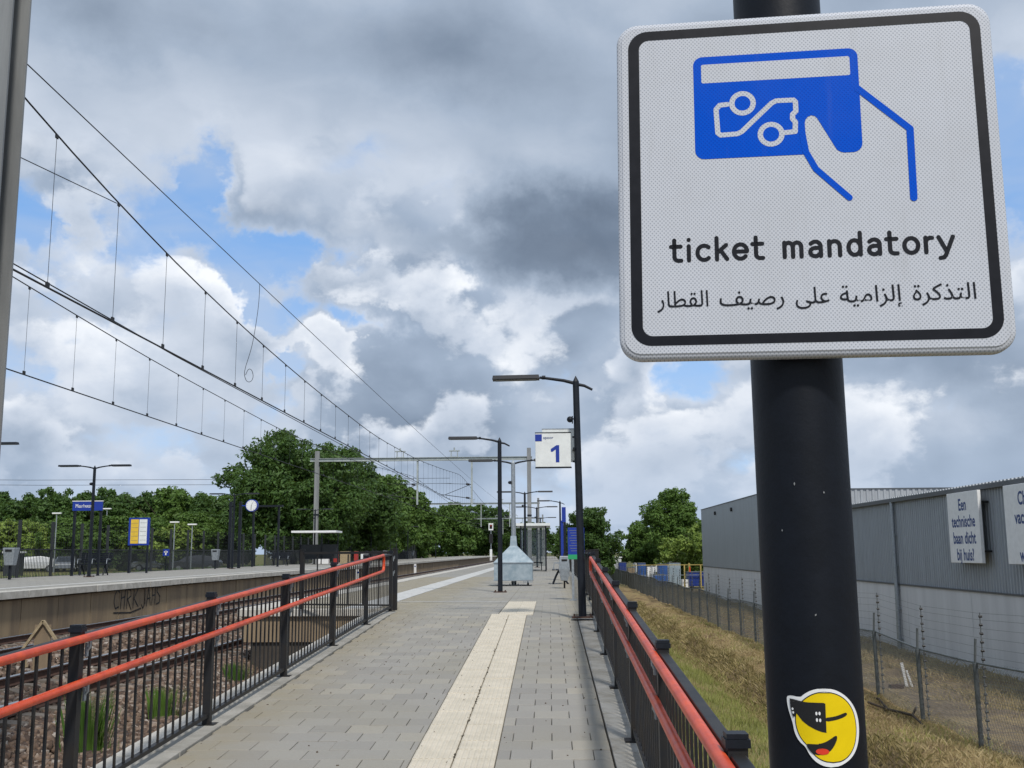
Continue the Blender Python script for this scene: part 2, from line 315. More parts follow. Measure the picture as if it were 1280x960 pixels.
# ------------------------------------------------------------------ mesh builder
class MB:
    def __init__(s): s.v = []; s.f = []; s.m = []; s.sm = []; s.mi = 0
    def add(s, vs, fs, smooth=False):
        o = len(s.v); s.v += [tuple(v) for v in vs]
        for f in fs: s.f.append([i+o for i in f]); s.m.append(s.mi); s.sm.append(smooth)
        return s
    def use(s, i): s.mi = i; return s
    def box(s, c, d, rz=0.0, M4=None):
        x, y, z = d[0]/2, d[1]/2, d[2]/2
        vs = [Vector((a, b, e)) for e in (-z, z) for a, b in ((-x, -y), (x, -y), (x, y), (-x, y))]
        R = Matrix.Rotation(rz, 3, 'Z') if rz else None
        vs = [((R @ v) if R else v) + Vector(c) for v in vs]
        if M4: vs = [M4 @ v for v in vs]
        return s.add(vs, [(3, 2, 1, 0), (4, 5, 6, 7), (0, 1, 5, 4), (1, 2, 6, 5), (2, 3, 7, 6), (3, 0, 4, 7)])
    def box2(s, a, b):
        return s.box([(p+q)/2 for p, q in zip(a, b)], [abs(q-p) for p, q in zip(a, b)])
    def frame(s, p0, p1):
        p0 = Vector(p0); p1 = Vector(p1); t = (p1-p0).normalized()
        up = Vector((0, 0, 1)) if abs(t.z) < .95 else Vector((0, 1, 0))
        r = t.cross(up).normalized(); u = r.cross(t).normalized(); return p0, p1, r, u
    def bar(s, p0, p1, w, h):
        p0, p1, r, u = s.frame(p0, p1)
        vs = [p + r*a*w/2 + u*b*h/2 for p in (p0, p1) for a, b in ((-1, -1), (1, -1), (1, 1), (-1, 1))]
        return s.add(vs, [(3, 2, 1, 0), (4, 5, 6, 7), (0, 1, 5, 4), (1, 2, 6, 5), (2, 3, 7, 6), (3, 0, 4, 7)])
    def tube(s, pts, r, n=8, caps=True, smooth=True):
        pts = [Vector(p) for p in pts]; rs = r if isinstance(r, (list, tuple)) else [r]*len(pts)
        rings = []; prev = None
        for i, p in enumerate(pts):
            t = (pts[min(i+1, len(pts)-1)] - pts[max(i-1, 0)]).normalized()
            if prev is None:
                up = Vector((0, 0, 1)) if abs(t.z) < .9 else Vector((1, 0, 0)); a = t.cross(up).normalized()
            else: a = (prev - t*prev.dot(t)).normalized()
            prev = a; b = t.cross(a)
            rings.append([p + (a*math.cos(2*PI*k/n) + b*math.sin(2*PI*k/n))*rs[i] for k in range(n)])
        vs = [v for ring in rings for v in ring]; fs = []
        for i in range(len(pts)-1):
            for k in range(n):
                k2 = (k+1) % n; fs.append((i*n+k2, i*n+k, (i+1)*n+k, (i+1)*n+k2))
        s.add(vs, fs, smooth)
        if caps:
            s.add(rings[0], [tuple(range(n))]); s.add(rings[-1], [tuple(range(n-1, -1, -1))])
        return s
    def prism(s, poly, axis, a, b):
        def P(u, v, t): return {'x': (t, u, v), 'y': (u, t, v), 'z': (u, v, t)}[axis]
        n = len(poly); vs = [P(u, v, a) for u, v in poly] + [P(u, v, b) for u, v in poly]
        fs = [tuple(range(n-1, -1, -1)), tuple(range(n, 2*n))] + [(i, (i+1) % n, n+(i+1) % n, n+i) for i in range(n)]
        return s.add(vs, fs)
    def sphere(s, c, r, nu=10, nv=6, sc=(1, 1, 1)):
        vs = []
        for j in range(nv+1):
            ph = PI*j/nv
            for i in range(nu): th = 2*PI*i/nu; vs.append((c[0]+r*sc[0]*math.sin(ph)*math.cos(th), c[1]+r*sc[1]*math.sin(ph)*math.sin(th), c[2]+r*sc[2]*math.cos(ph)))
        fs = [(j*nu+i, (j+1)*nu+i, (j+1)*nu+(i+1) % nu, j*nu+(i+1) % nu) for j in range(nv) for i in range(nu)]
        return s.add(vs, fs, True)
    def mesh(s, name, mats):
        me = bpy.data.meshes.new(name); me.from_pydata(s.v, [], s.f)
        for m in (mats if isinstance(mats, (list, tuple)) else [mats]): me.materials.append(M[m])
        me.polygons.foreach_set('material_index', s.m); me.polygons.foreach_set('use_smooth', s.sm); me.update()
        return me
    def build(s, name, mats, parent=None, bevel=0.0, loc=None):
        o = link(name, s.mesh(name, mats), parent, loc)
        if bevel:
            b = o.modifiers.new('bevel', 'BEVEL'); b.width = bevel; b.segments = 2; b.limit_method = 'ANGLE'; b.angle_limit = .6
        return o
def link(name, data, parent=None, loc=None):
    o = bpy.data.objects.new(name, data); COL.objects.link(o)
    if parent is not None: o.parent = parent
    if loc is not None: o.location = loc
    return o
def tag(o, label=None, cat=None, group=None, kind=None):
    if label: o['label'] = label
    if cat: o['category'] = cat
    if group: o['group'] = group
    if kind: o['kind'] = kind
    return o
def thing(name, label, cat, loc=(0, 0, 0), rz=0.0, group=None):
    o = link(name, None, None, loc); o.rotation_euler = (0, 0, rz); o.empty_display_size = .2
    return tag(o, label, cat, group)
def copy_tree(o, parent=None):
    c = o.copy(); COL.objects.link(c)
    if parent is not None: c.parent = parent; c.matrix_parent_inverse = o.matrix_parent_inverse
    for ch in [q for q in S.objects if q.parent is o]: copy_tree(ch, c)
    return c
def dup(o, loc, rz=None, label=None, group=None, scale=None):
    c = copy_tree(o); c.location = loc
    if rz is not None: c.rotation_euler = (0, 0, rz)
    if label: c['label'] = label
    if group: c['group'] = group
    if scale: c.scale = scale
    return c
def np_mesh(name, verts, faces, matname, nper):
    """verts (N,3), faces (K,nper) as numpy arrays"""
    me = bpy.data.meshes.new(name); nv = len(verts); nf = len(faces)
    me.vertices.add(nv); me.vertices.foreach_set('co', np.asarray(verts, 'f').ravel())
    me.loops.add(nf*nper); me.loops.foreach_set('vertex_index', np.asarray(faces, 'i').ravel())
    me.polygons.add(nf); me.polygons.foreach_set('loop_start', np.arange(nf, dtype='i')*nper)
    me.update(calc_edges=True)
    me.materials.append(M[matname]); return me
# =================================================================== THE SETTING
RS = 0.716/18.2; RA = math.atan(RS)                # ramp slope
def rz_(y): return -0.716 + RS*y                   # height of the ramp surface
YT = 18.2                                          # crest of the ramp
def prof(x, y=0):                                  # terrain height across the line
    pts = [(-400, -.5), (-60, -.45), (-24, -.35), (-20.6, -.35), (-20.0, -1.2), (-13, -1.22), (-6, -1.2), (-3.3, -1.2), (-2.9, -1.25), (0.3, -1.4), (.9, -1.15), (1.4, -1.25), (3.0, -2.15), (4.6, -2.78), (5.15, -3.02), (5.5, -2.96), (6.0, -2.60), (6.5, -2.46), (7.4, -2.48), (13, -2.62), (40, -2.6), (400, -2.4), (3000, -2)]
    for (a, b), (c, d) in zip(pts, pts[1:]):
        if x <= c: t = (x-a)/(c-a); return b+(d-b)*max(0, t)
    return pts[-1][1]
def terrain(x, y):
    z = prof(x)
    if x > .9 and x < 14:
        k = min(1, max(0, (x-.9)/2))
        z += k*math.exp(-((x-6.6)/1.0)**2)*(.10*math.sin(y*.7+1)+.07*math.sin(y*1.7+x*2))
        z += k*(.05*math.sin(y*.45+x) + .035*math.sin(y*1.3+x*2.1) + .02*math.sin(y*3.1-x*3))
    return z
def build_ground():
    xs = [-1500, -400, -120, -60, -40, -30, -24, -21.2, -20.8, -20.6, -20.0, -16, -13, -10, -8, -6, -4.5, -3.3, -2.9, -1, .3, .9] + [1.2+.3*i for i in range(43)] + [15, 18, 24, 40, 80, 200, 500, 1500]
    ys = [-60, -20, -5, 0] + [2+.6*i for i in range(90)] + [58+3*i for i in range(30)] + [160, 200, 300, 500, 900, 1500, 3000]
    v = [(x, y, terrain(x, y)) for y in ys for x in xs]; n = len(xs)
    f = [(j*n+i, j*n+i+1, (j+1)*n+i+1, (j+1)*n+i) for j in range(len(ys)-1) for i in range(n-1)]
    mb = MB(); mb.add(v, f, True); tag(mb.build('ground', 'ground'), kind='structure')
build_ground()

# ---- ramp: concrete body, kerbs, every paving stone near the camera its own object
def tile_mesh(w, l, matname, h=.06, ch=.004):
    mb = MB(); x, y = w/2, l/2
    lo = [(-x, -y, -h), (x, -y, -h), (x, y, -h), (-x, y, -h)]; mi = [(-x, -y, -ch), (x, -y, -ch), (x, y, -ch), (-x, y, -ch)]
    tp = [(-x+ch, -y+ch, 0), (x-ch, -y+ch, 0), (x-ch, y-ch, 0), (-x+ch, y-ch, 0)]
    mb.add(lo+mi+tp, [(8, 9, 10, 11)] + [(i, (i+1) % 4, 4+(i+1) % 4, 4+i) for i in range(4)] + [(4+i, 4+(i+1) % 4, 8+(i+1) % 4, 8+i) for i in range(4)])
    return mb
def ribbed_mesh(w, l, n=7):
    mb = tile_mesh(w, l, 'tactile', ch=.003); p = w/n
    for i in range(n):
        c = -w/2+p*(i+.5); a = p*.36; b = p*.2; y0 = -l/2+.006; y1 = l/2-.006; t = .005
        mb.add([(c-a, y0, 0), (c+a, y0, 0), (c+b, y0, t), (c-b, y0, t), (c-a, y1, 0), (c+a, y1, 0), (c+b, y1, t), (c-b, y1, t)],
               [(0, 1, 2, 3), (7, 6, 5, 4), (1, 5, 6, 2), (3, 2, 6, 7), (4, 0, 3, 7)])
    return mb
def build_ramp():
    body = MB()
    body.prism([(-6, rz_(-6)-.075), (YT, -.075), (YT, -1.9), (-6, -1.9)], 'x', -3.02, .90)
    ramp = tag(body.build('ramp', 'joint'), kind='structure')
    rows = []
    y = -3.0; r = 0
    far = MB(); cnt = 0
    base_me = {}
    def place(cx, cy, w, l, kind, name, jit=True):
        nonlocal cnt
        z = rz_(cy) if cy < YT else 0
        ang = RA if cy < YT else 0
        dz = RNG.normal(0, .0014) if jit else 0; tx = RNG.normal(0, .004) if jit else 0; ty = RNG.normal(0, .003) if jit else 0
        vis = cy > 7.0 and cy < 15.6 and cx < .70 and cx > -2.74
        key = (round(w, 3), round(l, 3), kind)
        if vis and not (name == 'paving_stone' and cnt >= 292):
            if key not in base_me:
                mb = ribbed_mesh(w, l) if kind == 'tactile' else tile_mesh(w, l, kind)
                base_me[key] = mb.mesh(name, kind)
            o = link(name, base_me[key], ramp, (cx, cy, z+dz)); o.rotation_euler = (ang+tx, ty, 0)
            if name == 'paving_stone': cnt += 1
        else:
            mb = ribbed_mesh(w, l) if kind == 'tactile' else tile_mesh(w, l, kind)
            m4 = Matrix.Translation((cx, cy, z+dz)) @ Matrix.Rotation(ang+tx, 4, 'X') @ Matrix.Rotation(ty, 4, 'Y')
            farmb = fars[kind]; farmb.add([m4 @ Vector(v) for v in mb.v], mb.f)
    fars = {'paver': MB(), 'tactile': MB(), 'border': MB()}
    segs = [(-2.72, -1.003), (-.397, .43)]
    # crest and platform beyond: same stones, up to where the eye loses them
    y = .15; r = 0
    while y < 46:
        ym = y
        for a, b in (segs if y < YT+.1 else [(-5.35, -3.98), (-3.32, -1.003 if y < YT else -.89), (-.29 if y < 22.9 else -.89, 1.0)]):
            if y >= YT+.1 and y > 22.9 and a > -1: a = -.89
            if y < 20.6 and a < -2.8 and y >= YT: a = max(a, -2.9)
            if y < 20.6 and b < -2.9: continue
            off = .15 if r % 2 else 0.0
            k = math.floor((a+off)/.3)
            x0 = k*.3-off
            while x0 < b-.01:
                l_, r_ = max(x0, a), min(x0+.3, b)
                if r_-l_ > .03: place((l_+r_)/2, ym, r_-l_-.005, .295, 'paver', 'paving_stone')
                x0 += .3
        y += .3; r += 1
    # border stones along the right rail
    y = .25
    while y < YT:
        a, b = .44, .585+.0095*y
        place((a+b)/2, y, b-a-.004, .495, 'border', 'border_stone'); y += .5
    # tactile strip
    y = .15
    while y < YT-.01:
        for cx in (-.8515, -.5485): place(cx, y, .293, .297, 'tactile', 'tactile_tile')
        y += .3
    y = YT+.15
    while y < 22.9:
        for cx in (-.735, -.44): place(cx, y, .292, .297, 'tactile', 'tactile_tile')
        y += .3
    for kd, nm in (('paver', 'paving_stones'), ('tactile', 'tactile_tiles'), ('border', 'border_stones')):
        o = fars[kd].build(nm, kd, ramp); o['kind'] = 'stuff'
    # kerbs: left flat kerb under the rail and concrete coping outside it
    k1 = MB(); y = -2
    while y < YT+.9:
        y1 = min(y+.98, YT+.9)
        za, zb = rz_(min(y, YT)), rz_(min(y1, YT))
        k1.add([(-3.0, y, za-.2), (-2.73, y, za-.2), (-2.73, y1, zb-.2), (-3.0, y1, zb-.2), (-3.0, y, za+.012), (-2.73, y, za+.012), (-2.73, y1, zb+.012), (-3.0, y1, zb+.012)],
               [(3, 2, 1, 0), (4, 5, 6, 7), (0, 1, 5, 4), (1, 2, 6, 5), (2, 3, 7, 6), (3, 0, 4, 7)]); y += 1.0
    k1.build('kerb', 'conc', ramp, bevel=.006)
    k2 = MB()
    y = -2
    while y < YT+.9:
        y1 = min(y+1.97, YT+2); za, zb = rz_(min(y, YT))-.015, rz_(min(y1, YT))-.015
        k2.add([(-3.24, y, za-.9), (-3.025, y, za-.9), (-3.025, y1, zb-.9), (-3.24, y1, zb-.9), (-3.24, y, za), (-3.025, y, za), (-3.025, y1, zb), (-3.24, y1, zb)],
               [(3, 2, 1, 0), (4, 5, 6, 7), (0, 1, 5, 4), (1, 2, 6, 5), (2, 3, 7, 6), (3, 0, 4, 7)]); y += 2.0
    k2.build('coping', 'conc_light', ramp, bevel=.008)
    k3 = MB(); y = -2
    while y < YT:
        y1 = y+.98; za, zb = rz_(y), rz_(min(y1, YT)); a, b = .592+.0095*y, .92
        k3.add([(a, y, za-.3), (b, y, za-.3), (b, y1, zb-.3), (a, y1, zb-.3), (a, y, za+.01), (b, y, za+.01), (b, y1, zb+.01), (a, y1, zb+.01)],
               [(3, 2, 1, 0), (4, 5, 6, 7), (0, 1, 5, 4), (1, 2, 6, 5), (2, 3, 7, 6), (3, 0, 4, 7)]); y += 1.0
    k3.build('kerb', 'conc', ramp, bevel=.006)
build_ramp()

def build_platform_right():
    p = MB(); PE = 20.6
    p.box2((-5.62, PE, -1.9), (1.30, 260, -.075)); p.box2((-2.98, YT+.002, -1.9), (1.30, PE-.002, -.076))
    pl = tag(p.build('platform', 'joint'), kind='structure')
    t = MB(); t.box2((-5.35, 46.0, -.07), (-3.98, 259, -.001)); t.box2((-3.32, 46.0, -.07), (1.0, 259, -.001)); t.build('paving', 'paving_far', pl)
    # white safety line of slabs, edge coping slab by slab
    sl = MB(); sl.box((-3.65, .4, -.03), (.65, .795, .06)); sm = sl.mesh('line_slab', 'line_white')
    y = PE+.02
    k = 0
    rest = MB()
    while y < 255:
        if k < 60: link('line_slab', sm, pl, (0, y, RNG.normal(0.004, .0012)))
        else: rest.box((-3.65, y+.4, -.026), (.65, .795, .06))
        y += .8; k += 1
    o = rest.build('line_slabs', 'line_white', pl); o['kind'] = 'stuff'
    es = MB(); es.box((-5.68, .75, -.06), (.58, 1.49, .14)); em = es.mesh('edge_slab', 'conc_light')
    y = PE; k = 0; rest = MB()
    while y < 255:
        if k < 60: link('edge_slab', em, pl, (0, y, RNG.normal(-.005, .002)))
        else: rest.box((-5.68, y+.75, -.065), (.58, 1.49, .14))
        y += 1.5; k += 1
    o = rest.build('edge_slabs', 'conc_light', pl); o['kind'] = 'stuff'
    # thin cross line to the tactile strip
    q = MB(); q.add([(-3.36, 22.95, .006), (-.90, 22.78, .006), (-.90, 22.93, .006), (-3.36, 23.10, .006)], [(0, 1, 2, 3)]); q.build('cross_line', 'line_white', pl)
    # end of the platform: light coping on a brown beam over a dark recess
    e = MB(); e.box2((-5.97, PE-.22, -.14), (-3.03, PE-.004, -.003)); e.build('end_coping', 'conc_light', pl, bevel=.01)
    e = MB(); e.box2((-5.85, PE-.14, -.62), (-3.03, PE-.006, -.143)); e.build('end_beam', 'conc_brown', pl)
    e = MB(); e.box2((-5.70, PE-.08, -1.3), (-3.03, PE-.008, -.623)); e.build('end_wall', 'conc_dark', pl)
    e = MB(); e.box2((1.0, YT, -.12), (1.32, 258, -.003)); e.build('rear_kerb', 'conc', pl)
build_platform_right()

Z2 = .2
def build_platform_left():
    p = MB(); p.box2((-20.9, -10, -1.5), (-13.05, 260, Z2-.15))
    pl = tag(p.build('far_platform', 'conc_brown'), kind='structure')
    t = MB(); t.box2((-20.9, -10, Z2-.148), (-13.36, 260, Z2-.004)); t.build('paving', 'paving_far', pl)
    cs = MB(); cs.box((-13.07, .99, Z2-.09), (.56, 1.975, .17)); cm = cs.mesh('coping_slab', 'conc_light')
    for k in range(70): link('coping_slab', cm, pl, (RNG.normal(0, .004), 12+2*k, RNG.normal(0, .003)))
    rest = MB(); rest.box2((-13.35, -10, Z2-.175), (-12.79, 11.99, Z2-.005)); rest.box2((-13.35, 152.01, Z2-.175), (-12.79, 260, Z2-.005)); rest.build('coping', 'conc_light', pl)
    q = MB(); q.box2((-14.35, -10, Z2-.15), (-14.1, 260, Z2)); q.build('white_line', 'line_white', pl)
    pn = MB(); pn.box((-13.02, .99, -.70), (.10, 1.965, 1.35)); pm = pn.mesh('wall_panel', 'conc_brown')
    for k in range(70): link('wall_panel', pm, pl, (RNG.normal(0, .006), 12+2*k, 0))
build_platform_left()

def build_tracks():
    for nm, cx, y0 in (('near', -7.42, -12), ('far', -11.42, -12)):
        tr = tag(link('railway_track', None, None, (cx, 0, 0)), kind='structure'); tr.empty_display_size = .2
        bal = MB()
        ys = [-15, 300]
        bal.prism([(-1.95, -1.22), (-1.5, -.985), (1.5, -.985), (1.95, -1.22)], 'y', -15, 320)
        bal.build('ballast_bed', 'soil', tr)
        sl = MB(); sl.prism([(-1.25, -.06), (1.25, -.06), (1.25, .10), (.95, .13), (.5, .135), (.35, .09), (-.35, .09), (-.5, .135), (-.95, .13), (-1.25, .10)], 'y', -.12, .12)
        sme = sl.mesh('sleeper', 'sleeper')
        for k in range(210): link('sleeper', sme, tr, (0, 8+.6*k, -1.035))
        for sx in (-1, 1):
            # rail: foot, web, head
            r = MB(); c = sx*.755
            r.prism([(c-.07, -.90), (c+.07, -.90), (c+.07, -.888), (c+.012, -.875), (c+.010, -.80), (c+.034, -.79), (c+.034, -.768), (c-.034, -.768), (c-.034, -.79), (c-.010, -.80), (c-.012, -.875), (c-.07, -.888)], 'y', -15, 320)
            ro = r.build('rail', 'rail_rust', tr)
            h = MB(); h.prism([(c-.034, -.7675), (c+.034, -.7675), (c+.030, -.758), (c-.030, -.758)], 'y', -15, 320); h.build('rail_head', 'rail_steel', ro)
build_tracks()

def rocks(n, xr, yr, zf, smin, smax, name, parent=None):
    base = np.array([(-1, -1, -1), (1, -1, -1), (1, 1, -1), (-1, 1, -1), (-1, -1, 1), (1, -1, 1), (1, 1, 1), (-1, 1, 1)], 'f')
    fq = np.array([(3, 2, 1, 0), (4, 5, 6, 7), (0, 1, 5, 4), (1, 2, 6, 5), (2, 3, 7, 6), (3, 0, 4, 7)])
    x = RNG.uniform(*xr, n); y = RNG.uniform(*yr, n); z = zf(x, y)
    s = RNG.uniform(smin, smax, n)
    v = base[None]*(1+RNG.uniform(-.45, .35, (n, 8, 3)))
    v *= s[:, None, None]*RNG.uniform(.6, 1.15, (n, 1, 3))*.5
    a = RNG.uniform(0, 2*PI, n); b = RNG.uniform(-.8, .8, n)
    ca, sa, cb, sb = np.cos(a), np.sin(a), np.cos(b), np.sin(b)
    vx, vy, vz = v[..., 0], v[..., 1], v[..., 2]
    vy, vz = vy*cb[:, None]-vz*sb[:, None], vy*sb[:, None]+vz*cb[:, None]
    vx, vy = vx*ca[:, None]-vy*sa[:, None], vx*sa[:, None]+vy*ca[:, None]
    V = np.stack([vx+x[:, None], vy+y[:, None], vz+z[:, None]], -1).reshape(-1, 3)
    F = (fq[None]+(np.arange(n)*8)[:, None, None]).reshape(-1, 4)
    return link(name, np_mesh(name, V, F, 'stone', 4), parent)
def zsoil(x, y):
    c1 = np.abs(x+7.42); c2 = np.abs(x+11.42)
    c = np.minimum(c1, c2)
    return np.where(c < 1.5, -.975, np.where(c < 1.95, -.985-(c-1.5)*.5, -1.19)) + RNG.uniform(-.01, .03, len(x))
o = rocks(26000, (-6.2, -3.2), (6, 22), zsoil, .035, .085, 'track_ballast'); tag(o, 'brown ballast stones lying between the ramp and the near track', 'ballast', kind='stuff')
o = rocks(38000, (-13.0, -5.6), (12, 48), zsoil, .05, .10, 'track_ballast'); tag(o, 'brown ballast stones between the sleepers of both tracks', 'ballast', kind='stuff')

cr = rocks(34, (-.715, -.685), (7.2, 17.5), lambda x, y: -.716+RS*y+.0, .008, .022, 'joint_dirt'); cr.data.materials.clear(); cr.data.materials.append(M['joint']); tag(cr, 'dark crumbs of dirt lying along the middle joint of the ribbed strip', 'dirt', kind='stuff')
cr = rocks(140, (-2.7, .42), (7.2, 17.5), lambda x, y: -.716+RS*y, .005, .015, 'litter_crumbs'); cr.data.materials.clear(); cr.data.materials.append(M['soil']); tag(cr, 'tiny brown crumbs scattered over the ramp paving', 'dirt', kind='stuff')
# ---- grass
def blades(n, xr, yr, hmin, hmax, wid, name, matname, ybias=1.0, keep=None, lean=.5):
    x = RNG.uniform(*xr, n); y = yr[0]+(yr[1]-yr[0])*RNG.uniform(0, 1, n)**ybias
    if keep is not None: m = keep(x, y); x = x[m]; y = y[m]
    n = len(x); z = np.array([terrain(a, b) for a, b in zip(x, y)])-.02
    a = RNG.uniform(0, 2*PI, n); h = RNG.uniform(hmin, hmax, n); L = RNG.uniform(0, lean, n)*h; la = RNG.uniform(0, 2*PI, n)
    w = wid*(.6+y/40)
    dx, dy = np.cos(a)*w, np.sin(a)*w; lx, ly = np.cos(la)*L, np.sin(la)*L
    P = np.stack([np.stack([x-dx, y-dy, z], -1), np.stack([x+dx, y+dy, z], -1), np.stack([x+dx*.6+lx*.4, y+dy*.6+ly*.4, z+h*.6], -1), np.stack([x+lx, y+ly, z+h], -1)], 1).reshape(-1, 3)
    F = (np.array([(0, 1, 2), (0, 2, 3)])[None]+(np.arange(n)*4)[:, None, None]).reshape(-1, 3)
    return link(name, np_mesh(name, P, F, matname, 3))
def patchy(x, y, th=0.0, k=1.0): return (np.sin(x*1.7*k+y*.6)+np.sin(y*1.1*k-x*.8)+np.sin(x*.5+y*2.3*k))/3+RNG.normal(0, .35, len(x)) > th
tag(blades(95000, (1.0, 5.5), (7, 60), .05, .20, .006, 'bank_grass', 'grass_green', 1.5, lambda x, y: patchy(x, y, -.3)), 'green grass growing down the bank beside the ramp', 'grass', kind='stuff')
tag(blades(60000, (1.0, 5.5), (7, 60), .04, .16, .006, 'dry_grass', 'grass_straw', 1.5, lambda x, y: ~patchy(x, y, .0)), 'dry straw coloured grass mixed in along the ditch bank', 'grass', kind='stuff')
tag(blades(16000, (5.9, 8.2), (10, 60), .05, .17, .007, 'ridge_grass', 'grass_green', 1.4, lambda x, y: patchy(x, y, .25, .6)), 'green grass clumps scattered on the ridge in front of the wire fence', 'grass', kind='stuff')
tag(blades(60000, (5.95, 8.3), (10, 70), .04, .14, .006, 'mown_thatch', 'grass_straw', 1.4, lambda x, y: patchy(x, y, -.3), 1.2), 'mown dead thatch on the ridge along the wire fence', 'grass', kind='stuff')
tag(blades(30000, (4.9, 6.2), (10, 75), .05, .22, .009, 'bank_thatch', 'grass_brown', 1.4, None, 1.3), 'brown matted grass hanging over the steep side of the ditch', 'grass', kind='stuff')
tag(blades(45000, (9.0, 13.0), (20, 95), .05, .22, .007, 'straw_strip', 'grass_straw', 1.3, lambda x, y: (patchy(x, y, -.2)) & ((x > 10.2) | (y > 34) | (RNG.random(len(x)) < .25)), 1.0), 'tall dry grass strip at the foot of the warehouse wall', 'grass', kind='stuff')
tag(blades(9000, (-26, -20.95), (36, 110), .2, .6, .012, 'rough_grass', 'weed', 1.0), 'rough grass growing behind the far platform', 'grass', kind='stuff')
def weed(x, y, h, lab):
    n = 620; a = RNG.uniform(0, 2*PI, n); r = np.abs(RNG.normal(0, .10, n)); hh = h*RNG.uniform(.4, 1, n); w = .0032
    bx = x+np.cos(a)*r; by = y+np.sin(a)*r; z = np.full(n, -1.2); L = hh*RNG.uniform(.0, .3, n)
    P = np.stack([np.stack([bx-w, by, z], -1), np.stack([bx+w, by, z], -1), np.stack([bx+np.cos(a)*L*.5+w*.7, by+np.sin(a)*L*.5, z+hh*.6], -1), np.stack([bx+np.cos(a)*L, by+np.sin(a)*L, z+hh], -1)], 1).reshape(-1, 3)
    F = (np.array([(0, 1, 2), (0, 2, 3)])[None]+(np.arange(n)*4)[:, None, None]).reshape(-1, 3)
    tag(link('weed_tuft', np_mesh('weed_tuft', P, F, 'weed', 3)), lab, 'weed')
weed(-5.25, 12.3, .75, 'tall green weed tuft in ballast behind the nearest panel of the left railing')
weed(-5.3, 14.8, .5, 'smaller green weed tuft in ballast beyond the second post of the left railing')
weed(-5.5, 18.9, .4, 'low weed tuft by the dark end wall of the near platform')
# =================================================================== RAILINGS
def railing(label, X, ys, side, hcap, h_top, h_lo, group=None, y_end=None, off=.085):
    """sloping ramp railing; X(y) gives the line, side = +1 when the walkway lies at larger x"""
    zf = lambda y: rz_(y) if y < YT else 0.0
    t = thing('ramp_railing', label, 'railing', (X(ys[0]), ys[0], zf(ys[0])))
    ox, oy, oz = X(ys[0]), ys[0], zf(ys[0])
    L = lambda x, y, z: (x-ox, y-oy, z-oz)
    pm = MB(); pm.box((0, 0, hcap/2-.03), (.064, .064, hcap+.06)); postme = pm.mesh('post', 'rail_black')
    cm = MB(); cm.box((0, 0, hcap+.002), (.080, .080, .026)); cm.box((0, 0, hcap+.024), (.07, .07, .016)); capme = cm.mesh('post_cap', 'anthracite')
    fm = MB(); fm.box((0, 0, .008), (.16, .14, .016)); footme = fm.mesh('base_plate', 'rail_black')
    bm = MB(); bm.box((0, 0, 0), (.012, .023, 1.0)); balme = bm.mesh('baluster', 'rail_black')
    for y in ys:
        p = link('post', postme, t, L(X(y), y, zf(y)))
        link('post_cap', capme, p, (0, 0, 0)); link('base_plate', footme, p, (0, 0, 0))
        for h in (h_top, h_lo):
            br = MB(); br.box((side*.041, .05, h-.075), (.012, .03, .08)); br.tube([(side*.044, .05, h-.08), (side*off, .05, h-.06), (side*off, .05, h-.02)], .008, 6)
            br.build('handrail_bracket', 'galv', p)
    for a, b in zip(ys, ys[1:]):
        A = a+.035; B = b-.035
        g = MB(); g.bar(L(X(A), A, zf(A)+hcap-.045), L(X(B), B, zf(B)+hcap-.045), .05, .035); g.build('top_rail', 'rail_black', t, bevel=.006)
        g = MB(); g.bar(L(X(A), A, zf(A)+.085), L(X(B), B, zf(B)+.085), .04, .03); g.build('bottom_rail', 'rail_black', t)
        n = 16
        for k in range(1, n):
            y = A+(B-A)*k/n; hh = hcap-.055-.1
            o = link('baluster', balme, t, L(X(y), y, zf(y)+.1+hh/2-.01)); o.scale = (1, 1, hh)
    # orange handrails in one bent tube each side of the loop end
    ye = y_end
    xo = lambda y: X(y)+side*off
    for h, nm in ((h_top, 'upper_handrail'), (h_lo, 'lower_handrail')):
        pts = []
        y = ys[0]-.6
        while y < ye-.1: pts.append(L(xo(y), y, zf(y)+h)); y += .6
        pts.append(L(xo(ye), ye-.08, zf(ye)+h))
        s_ = -1 if h == h_top else 1
        mid = (h_top+h_lo)/2
        pts += [L(xo(ye), ye-.025, zf(ye)+h+s_*.02), L(xo(ye), ye, zf(ye)+h+s_*.07), L(xo(ye), ye, zf(ye)+mid-s_*.002)]
        g = MB(); g.tube(pts, .0245, 14); g.build(nm, 'orange', t)
    return t
railing('long black railing with orange handrails on the left of the ramp, beside the tracks', lambda y: -2.86, [3.9+2.55*i for i in range(7)], 1, 1.055, 1.01, .75, y_end=18.0, off=.06)
railing('black railing with orange handrails on the right of the ramp, above the grass bank', lambda y: .555+.0095*y, [1.12+2.42*i for i in range(8)], -1, 1.01, .965, .73, y_end=17.6, off=.055)

